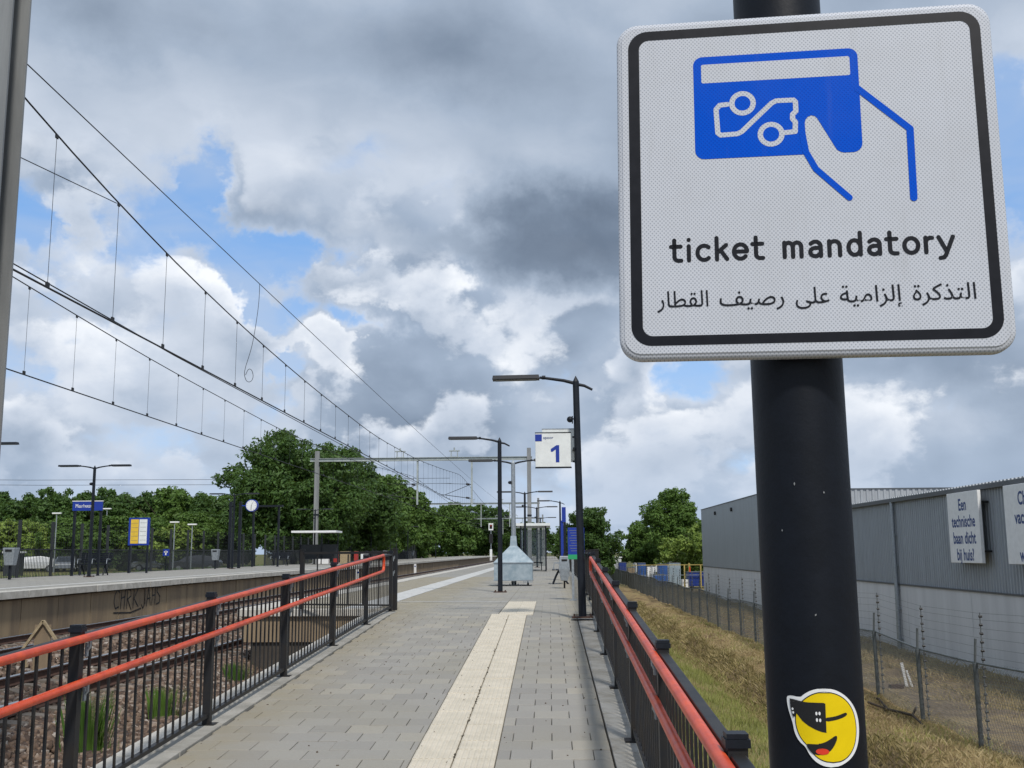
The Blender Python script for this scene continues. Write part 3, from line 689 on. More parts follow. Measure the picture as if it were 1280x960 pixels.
def bar_fence(name, label, p0, p1, zf, h, npost, sp, bw=.022, cat='railing', first=True, cap=True, stuff=False):
    """straight flat fence: posts, two rails, balusters"""
    p0 = Vector(p0); p1 = Vector(p1); d = p1-p0; Ln = d.length; u = d/Ln
    t = thing(name, label, cat, (p0.x, p0.y, zf)); rz = math.atan2(u.y, u.x)
    t.rotation_euler = (0, 0, rz)
    pm = MB(); pm.box((0, 0, h/2), (.07, .07, h)); pm.box((0, 0, h+.012), (.085, .085, .024)); me = pm.mesh('post', 'rail_black')
    g = MB(); g.box((Ln/2, 0, h-.05), (Ln-.01, .05, .045)); g.build('top_rail', 'rail_black', t)
    g = MB(); g.box((Ln/2, 0, .09), (Ln-.01, .035, .03)); g.build('bottom_rail', 'rail_black', t)
    for i in range(npost): link('post', me, t, (Ln*i/(npost-1), 0, 0))
    n = int(Ln/sp); b = MB(); b.box((0, 0, h/2), (bw, .014, h-.16)); bme = b.mesh('baluster', 'rail_black')
    if stuff or n > 290:
        g = MB()
        for k in range(1, n): g.box((Ln*k/n, 0, h/2), (bw, .014, h-.16))
        o = g.build('balusters', 'rail_black', t); o['kind'] = 'stuff'
    else:
        for k in range(1, n): link('baluster', bme, t, (Ln*k/n, 0, 0))
    return t
bar_fence('end_railing', 'short dark brown railing across the end of the near platform behind the orange loop', (-4.72, 20.3, 0), (-2.86, 19.75, 0), 0, 1.10, 2, .28)
bar_fence('platform_railing', 'dark bar railing running along the back of the near platform beyond the ramp', (.80, 18.25, 0), (1.14, 44.0, 0), 0, 1.06, 11, .16)
bar_fence('platform_railing', 'dark railing far down the near platform behind the glass shelter', (1.14, 44.8, 0), (1.14, 110, 0), 0, 1.06, 26, .2, stuff=True)

# =================================================================== SIGN POST, SIGN, STICKER
PX, PY, PR = .2983, 1.214, .0520
def build_signpost():
    t = thing('sign_post', 'thick dark navy round post close to the camera carrying the ticket sign', 'post', (PX, PY, rz_(PY))); t.rotation_euler = (0, -.0055, 0)
    g = MB(); g.tube([(0, 0, 0), (0, 0, 1.3), (0, 0, 2.75)], [PR+.0012, PR, PR-.001], 64); g.build('shaft', 'navy_pole', t)
    g = MB(); g.tube([(0, 0, 2.75), (0, 0, 2.775), (0, 0, 2.79)], [PR+.003, PR+.003, PR-.02], 48); g.build('cap', 'black', t)
    g = MB(); g.box((0, 0, .01), (.24, .24, .02)); g.build('base_plate', 'navy_pole', t, bevel=.004)
    b = MB(); 
    rs = random.Random(5)
    for (a, z, ln, tl) in ((12, 2.10, .004, 20), (14, 2.075, .010, 12), (13.5, 2.055, .009, 14), (-10, 1.78, .004, 0), (6, 1.64, .003, 40), (24, 1.77, .003, 0), (30, 1.93, .0035, 10), (-28, 1.73, .003, 0), (-20, 2.0, .0025, 30)):
        an = math.radians(-90-13+a); r = PR+.0006; w = .0009
        c = Vector((math.cos(an)*r, math.sin(an)*r, z)); tx = Vector((-math.sin(an), math.cos(an), 0)); tz = Vector((0, 0, 1))
        q = (tz*math.cos(math.radians(tl))+tx*math.sin(math.radians(tl))).normalized(); e = tx*math.cos(math.radians(tl))-tz*math.sin(math.radians(tl))
        b.add([c-q*ln/2, c+e*w, c+q*ln/2, c-e*w], [(0, 1, 2, 3)])
    b.build('paint_chips', 'mast_grey', t)
build_signpost()

def sheet(mb, poly, y, tri=True):
    """flat print in the x-z plane facing -y, from an outline"""
    y = y*.2-.0002
    mb.add([(u, y, v) for u, v in poly], [tuple(range(len(poly)))])
def ccw(poly):
    a = sum(p[0]*q[1]-q[0]*p[1] for p, q in zip(poly, poly[1:]+poly[:1])); return poly if a > 0 else poly[::-1]
def rrect(x0, z0, x1, z1, r, n=8):
    pts = []
    for cx, cz, a0 in ((x1-r, z1-r, 0), (x0+r, z1-r, 90), (x0+r, z0+r, 180), (x1-r, z0+r, 270)):
        for k in range(n+1): a = math.radians(a0+90*k/n); pts.append((cx+r*math.cos(a), cz+r*math.sin(a)))
    return pts
def ring(mb, outer, inner, y):
    y = y*.2-.0002; n = len(outer); mb.add([(u, y, v) for u, v in outer]+[(u, y, v) for u, v in inner], [(i, (i+1) % n, n+(i+1) % n, n+i) for i in range(n)])
def disc(cx, cz, rx, rz=None, n=32): rz = rz or rx; return [(cx+rx*math.cos(2*PI*k/n), cz+rz*math.sin(2*PI*k/n)) for k in range(n)]
def stroke_polys(pts, w):
    out = []
    for (a, b) in zip(pts, pts[1:]):
        dx, dz = b[0]-a[0], b[1]-a[1]; l = math.hypot(dx, dz); nx, nz = -dz/l*w/2, dx/l*w/2
        out.append(ccw([(a[0]+nx, a[1]+nz), (b[0]+nx, b[1]+nz), (b[0]-nx, b[1]-nz), (a[0]-nx, a[1]-nz)]))
    for p in pts: out.append(disc(p[0], p[1], w/2, n=16))
    return out
def strokes(mb, pts, w, y, e=.00002):
    for i, p in enumerate(stroke_polys(pts, w)): sheet(mb, p, y-e*i)
def text_obj(txt, size, matname, name, parent, loc, rot=(PI/2, 0, 0), align='LEFT', bold=0.0, spacing=1.0, width=None, line=1.0, extrude=0.0):
    c = bpy.data.curves.new(name, 'FONT'); c.body = txt; c.size = size; c.align_x = align; c.space_character = spacing; c.space_line = line
    c.resolution_u = 4; c.fill_mode = 'FRONT'; c.extrude = extrude
    c.fill_mode = 'NONE' if extrude == 0 else 'FRONT'
    tmp = bpy.data.objects.new('tmp_text', c); COL.objects.link(tmp); bpy.context.view_layer.update()
    dg = bpy.context.evaluated_depsgraph_get(); ev = tmp.evaluated_get(dg); cu = ev.to_curve(dg)
    loops = []
    for sp in cu.splines:
        pts = []
        if sp.type == 'BEZIER':
            bp = list(sp.bezier_points)
            for a, b in zip(bp, bp[1:]+bp[:1]):
                seg = mathutils.geometry.interpolate_bezier(a.co, a.handle_right, b.handle_left, b.co, 7)[:-1]
                pts += [(q.x, q.y) for q in seg]
        else: pts = [(q.co.x, q.co.y) for q in sp.points]
        cl = []
        for q in pts:
            if not cl or abs(q[0]-cl[-1][0])+abs(q[1]-cl[-1][1]) > 1e-6: cl.append(q)
        if len(cl) > 2: loops.append(cl)
    ev.to_curve_clear()
    area = lambda l: sum(p[0]*q[1]-q[0]*p[1] for p, q in zip(l, l[1:]+l[:1]))/2
    inside = lambda p, l: sum(((a[1] > p[1]) != (b[1] > p[1])) and (p[0] < (b[0]-a[0])*(p[1]-a[1])/(b[1]-a[1])+a[0]) for a, b in zip(l, l[1:]+l[:1])) % 2 == 1
    big_ = max(loops, key=lambda l: abs(area(l))); sg = 1 if area(big_) > 0 else -1
    mb = MB()
    for q, o_ in enumerate([l for l in loops if area(l)*sg > 0]):
        hs = [l for l in loops if area(l)*sg < 0 and inside(l[0], o_)]
        flat = [Vector((p[0], p[1], 0)) for l in [o_]+hs for p in l]
        tris = mathutils.geometry.tessellate_polygon([[Vector((p[0], p[1], 0)) for p in l] for l in [o_]+hs])
        vs = [(v.x, v.y, .000004*(q % 5)) for v in flat]
        fs = []
        for tr in tris:
            a, b, d_ = (vs[k] for k in tr); cr = (b[0]-a[0])*(d_[1]-a[1])-(d_[0]-a[0])*(b[1]-a[1])
            fs.append(tr if cr > 0 else tr[::-1])
        mb.add(vs, fs)
    if bold > 0:                     # heavier weight: the same outlines again, a hair to every side
        v0, f0 = list(mb.v), list(mb.f)
        for k in range(10):
            a = 2*PI*k/10; mb.add([(x+math.cos(a)*bold, y+math.sin(a)*bold, z-.000003*(k+1)) for x, y, z in v0], f0)
    me = bpy.data.meshes.new(name); me.from_pydata(mb.v, [], mb.f)
    bpy.data.objects.remove(tmp); me.materials.append(M[matname])
    if width and len(me.vertices):
        xs = [v.co.x for v in me.vertices]; x0, x1 = min(xs), max(xs); k = width/(x1-x0)
        for v in me.vertices: v.co.x = (v.co.x-(x0 if align == 'LEFT' else 0))*k
    o = link(name, me, parent, loc); o.rotation_euler = rot; return o

def arc(cx, cy, rx, ry, a0, a1, n=14): return [(cx+rx*math.cos(math.radians(a0+(a1-a0)*k/n)), cy+ry*math.sin(math.radians(a0+(a1-a0)*k/n))) for k in range(n+1)]
GLYPHS = {      # rounded road-sign alphabet: stroke paths in units of the x-height, and the advance
    't': ([[(.20, 1.36), (.20, .30)]+arc(.42, .28, .22, .24, 180, 270, 6)+[(.56, .04)], [(.02, .95), (.54, .95)]], .86),
    'i': ([[(.12, .04), (.12, .96)], [(.12, 1.36), (.12, 1.37)]], .52),
    'c': ([arc(.42, .50, .36, .46, 48, 312)], .98),
    'k': ([[(.12, .04), (.12, 1.42)], [(.62, .95), (.14, .46)], [(.32, .62), (.66, .05)]], .96),
    'e': ([[(.08, .50), (.76, .50)]+arc(.42, .50, .35, .46, 8, 318)], 1.04),
    'm': ([[(.12, .04), (.12, .96)], [(.12, .6)]+arc(.34, .66, .22, .29, 180, 0, 10)+[(.56, .04)], [(.56, .6)]+arc(.78, .66, .22, .29, 180, 0, 10)+[(1.0, .04)]], 1.36),
    'a': ([[(.14, .84)]+arc(.38, .66, .27, .30, 120, 0, 8)+[(.65, .04)], [(.65, .56), (.38, .56)]+arc(.36, .30, .26, .26, 90, 270, 10)+[(.44, .04), (.65, .22)]], .98),
    'n': ([[(.12, .04), (.12, .96)], [(.12, .6)]+arc(.39, .64, .27, .31, 180, 0, 10)+[(.66, .04)]], 1.02),
    'd': ([[(.70, .04), (.70, 1.42)], arc(.40, .50, .31, .46, 0, 360, 24)], 1.04),
    'o': ([arc(.42, .50, .35, .46, 0, 360, 24)], 1.04),
    'r': ([[(.12, .04), (.12, .96)], [(.12, .6)]+arc(.38, .62, .26, .32, 180, 75, 8)], .74),
    'y': ([[(.04, .96), (.40, .08)], [(.76, .96), (.36, -.16)]+[(.27, -.30), (.08, -.34)]], .90)}
def sign_lettering(txt, x0, z0, width, xh, sw, m, parent):
    tot = sum(GLYPHS[c][1] if c != ' ' else .72 for c in txt)-.2; k = width/tot; x = x0
    for c in txt:
        if c == ' ': x += .72*k; continue
        g = MB()
        for path in GLYPHS[c][0]: strokes(g, [(x+p[0]*k, z0+p[1]*xh) for p in path], sw, -.0008, .00001)
        g.build('letter', m, parent); x += GLYPHS[c][1]*k
def build_ticket_sign():
    t = thing('ticket_sign', 'large white square sign with a blue hand holding a ticket and the words ticket mandatory', 'sign', (.2924, 1.1437, 1.4511))
    ry, rx, rz = .0115, -.0386, -.1094
    t.rotation_mode = 'XYZ'
    t.matrix_world = Matrix.Translation((.2924, 1.1437, 1.4511)) @ Matrix.Rotation(rz, 4, 'Z') @ Matrix.Rotation(rx, 4, 'X') @ Matrix.Rotation(ry, 4, 'Y')
    W, H = .42, .4067
    # pressed panel with a turned-back rim: stacked outlines
    prof_ = [(.0, .0), (-.0, .0005)]
    outl = lambda ins, r: rrect(-W/2+ins, -H/2+ins, W/2-ins, H/2-ins, r, 10)
    steps = [(.0062, .0188, 0.0), (.0052, .0198, .0012), (.0038, .0212, .0014), (.0012, .0238, .0024), (.0, .025, .0050), (.0, .025, .015), (.003, .022, .0165)]
    p = MB(); rings = [[(u, y, v) for u, v in outl(i, max(r, .004))] for i, r, y in steps]
    n = len(rings[0]); vs = [q for rr in rings for q in rr]
    fs = [(k*n+(i+1) % n, k*n+i, (k+1)*n+i, (k+1)*n+(i+1) % n) for k in range(len(rings)-1) for i in range(n)]
    p.add(vs, fs, True); p.add(rings[0], [tuple(range(n))]); p.add([(u, .0155, v) for u, v in outl(.003, .022)], [tuple(range(n-1, -1, -1))])
    p.build('panel', 'reflective_white', t)
    b = MB(); ring(b, rrect(-.1965, -.1882, .1975, .1920, .0225, 10), rrect(-.1838, -.1772, .1862, .1806, .0115, 10), -.0006); b.build('border', 'sign_black', t)
    # pictogram
    card = rrect(-.1215, .0290, .0630, .1552, .0105)      # runs round from the top right corner; the last nine points are the bottom right corner
    card = card[:-9]+[(.0026, .0290), (.0014, .0660), (.0022, .0705), (.0050, .0742), (.0088, .0757), (.0125, .0748), (.0152, .0720), (.0190, .0645), (.0352, .0325), (.0390, .0302), (.0425, .0290)]+card[-9:]
    c = MB(); sheet(c, card, -.0006); c.build('ticket', 'reflective_blue', t)
    c = MB(); sheet(c, rrect(-.1125, .1222, .0540, .1455, .0022), -.0009); c.build('ticket_stripe', 'reflective_white', t)
    c = MB(); strokes(c, [(-.084, .0945), (-.0925, .0940), (-.0968, .0890), (-.0955, .0600), (-.0925, .0572), (-.0735, .0578), (-.0685, .0603), (-.0345, .0930), (-.0290, .0957), (-.0100, .0955), (-.0078, .0930), (-.0078, .0815), (-.0115, .0780), (-.0118, .0725), (-.0088, .0685), (-.0095, .0570), (-.0225, .0562)], .0058, -.0009)
    c.build('emblem_line', 'reflective_white', t)
    for nm, (cx, cz) in (('emblem_ring', (-.0668, .0948)), ('emblem_ring', (-.0362, .0552))):
        g = MB(); sheet(g, disc(cx, cz, .0150), -.0014); ro = g.build(nm, 'reflective_white', t)
        g = MB(); sheet(g, disc(cx, cz, .0090), -.0016); g.build('emblem_dot', 'reflective_blue', ro)
    g = MB(); strokes(g, [(-.0020, .0560), (.0012, .0320), (.0113, .0108), (.0458, -.0246)], .0070, -.0017); g.build('hand_line', 'reflective_blue', t)
    g = MB(); strokes(g, [(.0612, .1050), (.1148, .0535), (.1140, -.0278)], .0078, -.0017); g.build('hand_line', 'reflective_blue', t)
    sign_lettering('ticket mandatory', -.1515, -.0915, .302, .0182, .0046, 'sign_black', t)
    words = [('\uFE8D\uFEDF\uFED8\uFEC4\uFE8E\uFEAD', -.1675, -.1113), ('\uFEAD\uFEBB\uFEF4\uFED2', -.0990, -.0293), ('\uFECB\uFEE0\uFEF0', -.0170, .0190),
             ('\uFE87\uFEDF\uFEB0\uFE8D\uFEE3\uFEF4\uFE94', .0300, .0955), ('\uFE8D\uFEDF\uFE98\uFEAC\uFEDB\uFEAE\uFE93', .1062, .1712)]
    for w, a, b_ in words: text_obj(w[::-1], .026, 'sign_black', 'lettering', t, (a, -.0006, -.1445), bold=0.0, width=b_-a)
    # clamp between sign and post
    g = MB(); g.box((-.008, .026, .12), (.16, .012, .03)); g.box((-.008, .026, -.12), (.16, .012, .03)); g.build('bracket', 'galv', t)
build_ticket_sign()

def build_sticker():
    va = math.atan2(-PY, -PX)+.092        # direction from the post towards the ramp below the camera
    Z0 = .8565
    t = thing('sticker', 'round yellow laughing face sticker with black glasses stuck low on the navy post', 'sticker', (PX-.0084, PY, Z0))
    K = .0001215
    def W(zx, zy, lay):
        dx = (zx-575)*K*.94; a = math.asin(max(-.99, min(.99, dx/(PR+.001)))); r = PR+.0012+lay*.00025
        an = va+a; return (math.cos(an)*r, math.sin(an)*r, -(zy-600)*K)
    def face(name, poly, lay, m):
        # fill as thin horizontal strips so that the print follows the round post
        ys = sorted(set([p[1] for p in poly])); y0, y1 = min(ys), max(ys); g = MB(); N = max(6, int((y1-y0)/6))
        def spans(y):
            xs = []
            for (ax, ay), (bx, by) in zip(poly, poly[1:]+poly[:1]):
                if (ay <= y < by) or (by <= y < ay): xs.append(ax+(bx-ax)*(y-ay)/(by-ay))
            return sorted(xs)
        for i in range(N):
            ya = y0+(y1-y0)*i/N; yb = y0+(y1-y0)*(i+1)/N; sa, sb = spans(ya+1e-3), spans(yb-1e-3)
            if len(sa) != len(sb) or not sa:
                sa = sb = spans((ya+yb)/2)
            for j in range(0, len(sa)-1, 2):
                n = max(1, int((sa[j+1]-sa[j])/25))
                top = [W(sa[j]+(sa[j+1]-sa[j])*q/n, ya, lay) for q in range(n+1)]; bot = [W(sb[j]+(sb[j+1]-sb[j])*q/n, yb, lay) for q in range(n+1)]
                g.add(top+bot, [(q, n+1+q, n+2+q, q+1) for q in range(n)])
        g.build(name, m, t)
    def sm(pts, it=2):
        for _ in range(it):
            o = []
            for a, b in zip(pts, pts[1:]+pts[:1]): o += [(a[0]*.75+b[0]*.25, a[1]*.75+b[1]*.25), (a[0]*.25+b[0]*.75, a[1]*.25+b[1]*.75)]
            pts = o
        return pts
    E_ = lambda cx, cy, rx, ry, n=48: [(cx+rx*math.cos(2*PI*k/n), cy+ry*math.sin(2*PI*k/n)) for k in range(n)]
    face('backing', sm([(293, 350), (350, 345), (405, 362), (455, 318), (530, 285), (620, 272), (715, 285), (800, 328), (872, 400), (917, 490), (934, 590), (927, 700), (897, 795), (842, 865), (762, 912), (680, 934), (600, 928), (525, 897), (468, 840), (432, 765), (385, 735), (345, 665), (333, 575), (303, 480), (290, 400)], 2), 0, 'sticker_white')
    oval = [(420, 385), (470, 345), (540, 312), (620, 300), (710, 312), (790, 350), (850, 410), (890, 490), (906, 590), (900, 690), (875, 775), (825, 845), (755, 887), (680, 899), (610, 892), (550, 870), (505, 837), (478, 800), (452, 762), (412, 725), (382, 680), (361, 620), (353, 560), (358, 500), (380, 430)]
    face('outline', sm(oval, 2), 1, 'black')
    face('face', sm([(640+(x-640)*.968, 597+(y-597)*.970) for x, y in oval], 2), 2, 'sticker_yellow')
    face('glasses', [(318, 372), (345, 374), (420, 390), (626, 397), (623, 646), (590, 642), (530, 622), (470, 592), (420, 555), (385, 510), (368, 490), (356, 522), (338, 522), (322, 450)], 3, 'black')
    face('glasses_arm', sm([(615, 520), (700, 512), (760, 495), (800, 480), (818, 486), (814, 508), (740, 536), (615, 556)], 1), 3.2, 'black')
    face('mouth', sm([(438, 738), (520, 746), (600, 728), (660, 695), (702, 668), (718, 676), (708, 720), (664, 786), (620, 815), (560, 834), (500, 828), (460, 790)], 1), 3, 'black')
    face('tongue', E_(580, 802, 58, 27), 4, 'sticker_red')
    for x, y in ((543, 486), (570, 485), (545, 540), (573, 542)): face('glint', E_(x, y, 9, 16, 16), 4.2, 'sticker_white')
    for x, y in ((341, 458), (345, 488)): face('glint', E_(x, y, 8, 11, 16), 4.2, 'sticker_white')
build_sticker()

# =================================================================== PLATFORM LAMPS
def lamp(label, loc, kind, H=3.92, rz=0.0, group='black lamps on the near platform', m='anthracite', camera=True):
    t = thing('platform_lamp', label, 'lamp', loc, rz, group)
    g = MB(); a = .068 if m != 'galv' else .085
    octo = [(a*math.cos(PI/8+k*PI/4), a*math.sin(PI/8+k*PI/4)) for k in range(8)]
    n = 8; sc = [(0, 1.0), (H-.22, .82), (H-.10, .82), (H, .05)]
    vs = [(x*s, y*s, z) for z, s in sc for x, y in octo]
    g.add(vs, [(k*n+i, k*n+(i+1) % n, (k+1)*n+(i+1) % n, (k+1)*n+i) for k in range(3) for i in range(n)])
    g.build('pole', m, t)
    b = MB(); b.box((0, 0, .010), (.34, .30, .02)); 
    for sx in (-1, 1):
        for sy in (-1, 1): b.tube([(sx*.13, sy*.11, .02), (sx*.13, sy*.11, .055)], .014, 6)
    b.build('base_plate', 'rail_rust' if m == 'anthracite' else m, t)
    def arm(s, ln, head):
        g = MB(); z0 = H-.13
        pts = [(0, 0, z0), (s*.2, 0, z0+.055), (s*.45, 0, z0+.095), (s*ln, 0, z0+.115)]
        g.tube(pts, [.030, .027, .024, .022], 8); 
        g.tube([(s*(ln-.10), 0, z0+.113), (s*(ln-.04), 0, z0+.114)], .034, 8); g.build('arm', m if m != 'galv' else 'anthracite', t)
        hd = MB(); x0 = s*ln; x1 = s*(ln+.78); xa, xb = sorted((x0, x1))
        hd.add([(xa, -.12, z0+.085), (xb, -.12, z0+.085), (xb, .12, z0+.085), (xa, .12, z0+.085), (xa+.01, -.09, z0+.155), (xb-.01, -.09, z0+.155), (xb-.01, .09, z0+.155), (xa+.01, .09, z0+.155)],
               [(3, 2, 1, 0), (4, 5, 6, 7), (0, 1, 5, 4), (1, 2, 6, 5), (2, 3, 7, 6), (3, 0, 4, 7)])
        ho = hd.build('lamp_head', 'anthracite', t, bevel=.006)
        le = MB(); le.box2((xa+.05, -.09, z0+.078), (xb-.05, .09, z0+.0845)); le.build('lens', 'lens', ho)
    if kind == 'single':
        arm(-1, .60, True)
        g = MB(); g.tube([(0, 0, H-.14), (.14, 0, H-.17), (.27, 0, H-.24)], [.028, .024, .02], 8); g.build('tail', m, t)
    else: arm(-1, .66, True); arm(1, .66, True)
    if camera:
        g = MB(); g.tube([(-.05, -.02, H-.72), (-.10, -.03, H-.72)], .014, 6); g.sphere((-.115, -.035, H-.73), .052, 12, 8); g.box((-.075, -.02, H-.735), (.02, .05, .12)); g.build('camera_dome', 'anthracite', t)
    return t
lp = lamp('nearest black lamp, single arm to the left, carrying the number 1 sign', (.515, 17.29, 0), 'single')
lp.rotation_euler = (0, math.radians(-.7), 0)
l2 = lamp('second black lamp with one head to the left, just before the metal box', (-1.31, 28.3, 0), 'single', 4.10, camera=False)
lg = lamp('double arm lamp on a pale galvanised pole rising out of the metal box', (-1.14, 34.0, 0), 'double', 3.98, m='galv', group='double arm lamps on the near platform')
ld = lamp('double arm black lamp just behind the galvanised box', (-1.24, 54.5, 0), 'double', 4.12, group='double arm lamps on the near platform')
def more(src, loc, lab, rz=0, sc=(1, 1, 1)): return dup(src, loc, rz, lab, None, sc)
more(ld, (-.85, 73, 0), 'double arm black lamp beyond the glass shelter, second from the metal box')
more(ld, (-.80, 96, 0), 'small far double arm lamp, farthest of those on the near platform', 0)
more(l2, (.66, 64, 0), 'single arm black lamp beyond the blue column on the near platform')
lf = lamp('double arm lamp standing before the bench and blue station name sign', (-17.95, 41.2, Z2), 'double', 4.35, group='lamps on the far platform')
dup(lf, (-18.15, 32.6, Z2), 0, 'lamp cut off by the left picture edge, only its right head showing')
dup(lf, (-18.4, 61.5, Z2), 0, 'far platform lamp left of the clock, its left head against the sky')
dup(lf, (-18.6, 84, Z2), 0, 'far platform lamp in front of the big tree near the gantry mast')
dup(lf, (-18.8, 112, Z2), 0, 'dark far platform lamp beyond the white roofed shelter, against light green leaves')
dup(lf, (-18.9, 142, Z2), 0, 'small far platform lamp before the last of the near trees')
dup(lf, (-19.0, 178, Z2), 0, 'tiny far platform lamp beside the second gantry mast')

# number sign on the first lamp
def build_number_sign():
    t = thing('platform_sign', 'white platform sign with blue number 1 fixed to the nearest lamp', 'sign', (.355, 17.12, 2.40))
    def panel(x0, y, z0, w, h):
        g = MB(); g.box((x0+w/2, y, z0+h/2), (w, .035, h)); return g.build('panel', 'offwhite', t, bevel=.004)
    f = panel(-.565, 0, .0, .575, .545)
    g = MB(); g.box((-.275, 0, -.012), (.59, .045, .020)); g.box((-.275, 0, .556), (.59, .04, .014)); g.build('frame', 'anthracite', f)
    b = panel(-.455, .40, .11, .545, .545)
    g = MB(); g.box((.09, .40, .375), (.03, .045, .56)); g.box((-.18, .40, .662), (.56, .04, .016)); g.build('frame', 'galv', b)
    g = MB(); g.box((.06, .2, .30), (.03, .44, .03)); g.box((.10, .17, .10), (.12, .03, .03)); g.box((.10, .17, .50), (.12, .03, .03)); g.build('bracket', 'anthracite', t)
    g = MB(); g.box((-.513, -.020, .475), (.11, .006, .11)); g.build('corner_square', 'ns_blue', t)
    text_obj('spoor', .062, 'navy_text', 'lettering', t, (-.435, -.0200, .455), bold=.0006, width=.165)
    g = MB(); sheet(g, ccw([(-.235, .072), (-.178, .072), (-.178, .352), (-.222, .352), (-.315, .290), (-.315, .246), (-.290, .243), (-.235, .282)]), -.0985); g.build('number', 'ns_blue', t)
build_number_sign()

# galvanised box round the third lamp
def build_box():
    t = thing('metal_box', 'galvanised steel box with a pyramid roof wrapped round the foot of a lamp', 'box', (-1.14, 33.9, 0))
    w, d, z0, z1, z2 = .60, .55, .18, .72, 1.24
    g = MB(); v = [(-w, -d, z0), (w, -d, z0), (w, d, z0), (-w, d, z0), (-w, -d, z1), (w, -d, z1), (w, d, z1), (-w, d, z1)]
    g.add(v, [(3, 2, 1, 0), (0, 1, 5, 4), (1, 2, 6, 5), (2, 3, 7, 6), (3, 0, 4, 7)]); g.build('body', 'galv_box', t)
    g = MB(); e = .004; k = .13
    g.add([(-w-.02, -d-.02, z1+e), (w+.02, -d-.02, z1+e), (w+.02, d+.02, z1+e), (-w-.02, d+.02, z1+e), (-.11, -.11, z2), (.11, -.11, z2), (.11, .11, z2), (-.11, .11, z2)],
          [(0, 1, 5, 4), (1, 2, 6, 5), (2, 3, 7, 6), (3, 0, 4, 7), (4, 5, 6, 7)]); g.build('hood', 'galv_box', t)
    g = MB(); g.box((0, 0, z1-.01), (2*w+.05, 2*d+.05, .022)); g.build('seam', 'galv', t)
    g = MB(); g.box((0, 0, z0-.012), (2*w+.03, 2*d+.03, .022)); g.build('bottom_rim', 'galv', t)
    g = MB()
    for a, b, c, f in ((-.11, -.11, .11, -.11),): pass
    g.add([(-.112, -.112, z2-.01), (.112, -.112, z2-.01), (.112, .112, z2-.01), (-.112, .112, z2-.01), (-.088, -.088, 1.55), (.088, -.088, 1.55), (.088, .088, 1.55), (-.088, .088, 1.55)],
          [(0, 1, 5, 4), (1, 2, 6, 5), (2, 3, 7, 6), (3, 0, 4, 7), (4, 5, 6, 7)]); g.build('neck', 'galv_box', t)
    g = MB()
    for sx in (-.45, .45): g.box((sx, 0, .085), (.05, .5, .17))
    g.build('feet', 'anthracite', t)
    g = MB()
    for k in range(6): g.box((.33+.05*k, -d-.03, .15), (.03, .04, .09))
    g.build('latch', 'galv', t)
build_box()

# glass shelter
def shelter(name, label, loc, w, d, h, wall='glass', roof='offwhite', bench=True):
    t = thing(name, label, 'shelter', loc)
    g = MB(); g.add([(-w/2-.25, -d/2-.25, h), (w/2+.25, -d/2-.25, h), (w/2+.25, d/2+.25, h), (-w/2-.25, d/2+.25, h), (-w/2-.25, -d/2-.25, h+.14), (w/2+.25, -d/2-.25, h+.14), (w/2+.25, d/2+.25, h+.2), (-w/2-.25, d/2+.25, h+.2)],
        [(3, 2, 1, 0), (4, 5, 6, 7), (0, 1, 5, 4), (1, 2, 6, 5), (2, 3, 7, 6), (3, 0, 4, 7)]); g.build('roof', roof, t)
    nx = max(1, round(w/1.1)); ny = max(1, round(d/1.3))
    pm = MB(); pm.box((0, 0, h/2), (.07, .07, h)); pme = pm.mesh('post', 'anthracite')
    for i in range(nx+1):
        for j in (-1, 1): link('post', pme, t, (-w/2+w*i/nx, j*d/2, 0))
    for i in range(nx):
        g = MB(); g.box((-w/2+w*(i+.5)/nx, d/2, h*.52), (w/nx-.1, .012, h*.86)); g.build('pane', wall, t)
    for s in (-1, 1):
        for j in range(ny):
            g = MB(); g.box((s*w/2, -d/2+d*(j+.5)/ny, h*.52), (.012, d/ny-.1, h*.86)); g.build('pane', wall, t)
        g = MB(); g.box((s*w/2, 0, h*.10), (.05, d-.08, .05)); g.box((s*w/2, 0, h*.94), (.05, d-.08, .05)); g.build('frame', 'anthracite', t)
    if bench:
        g = MB(); g.box((0, d*.25, .45), (w*.7, .4, .05)); g.box((-w*.3, d*.25, .22), (.05, .35, .42)); g.box((w*.3, d*.25, .22), (.05, .35, .42)); g.build('seat', 'anthracite', t)
    return t
shelter('glass_shelter', 'glass waiting shelter with pale flat roof behind the galvanised box on the near platform', (-.88, 60.5, 0), 1.35, 5.0, 2.45)
t = thing('waiting_shelter', 'open shelter with thin white roof on the far platform behind the gantry mast', 'shelter', (-18.2, 83.0, Z2))
g = MB(); g.box((0, 0, 2.52), (3.5, 2.4, .15)); g.build('roof', 'white', t)
for x in (-1.5, .2, 1.5): g = MB(); g.box((x, .8, 1.22), (.07, .07, 2.44)); g.build('post', 'anthracite', t)
g = MB(); g.box((0, .86, 1.0), (3.0, .04, 1.1)); g.build('back_panel', 'fence_dark', t)
g = MB(); g.box((0, .5, .45), (2.4, .4, .06)); g.build('seat', 'anthracite', t)

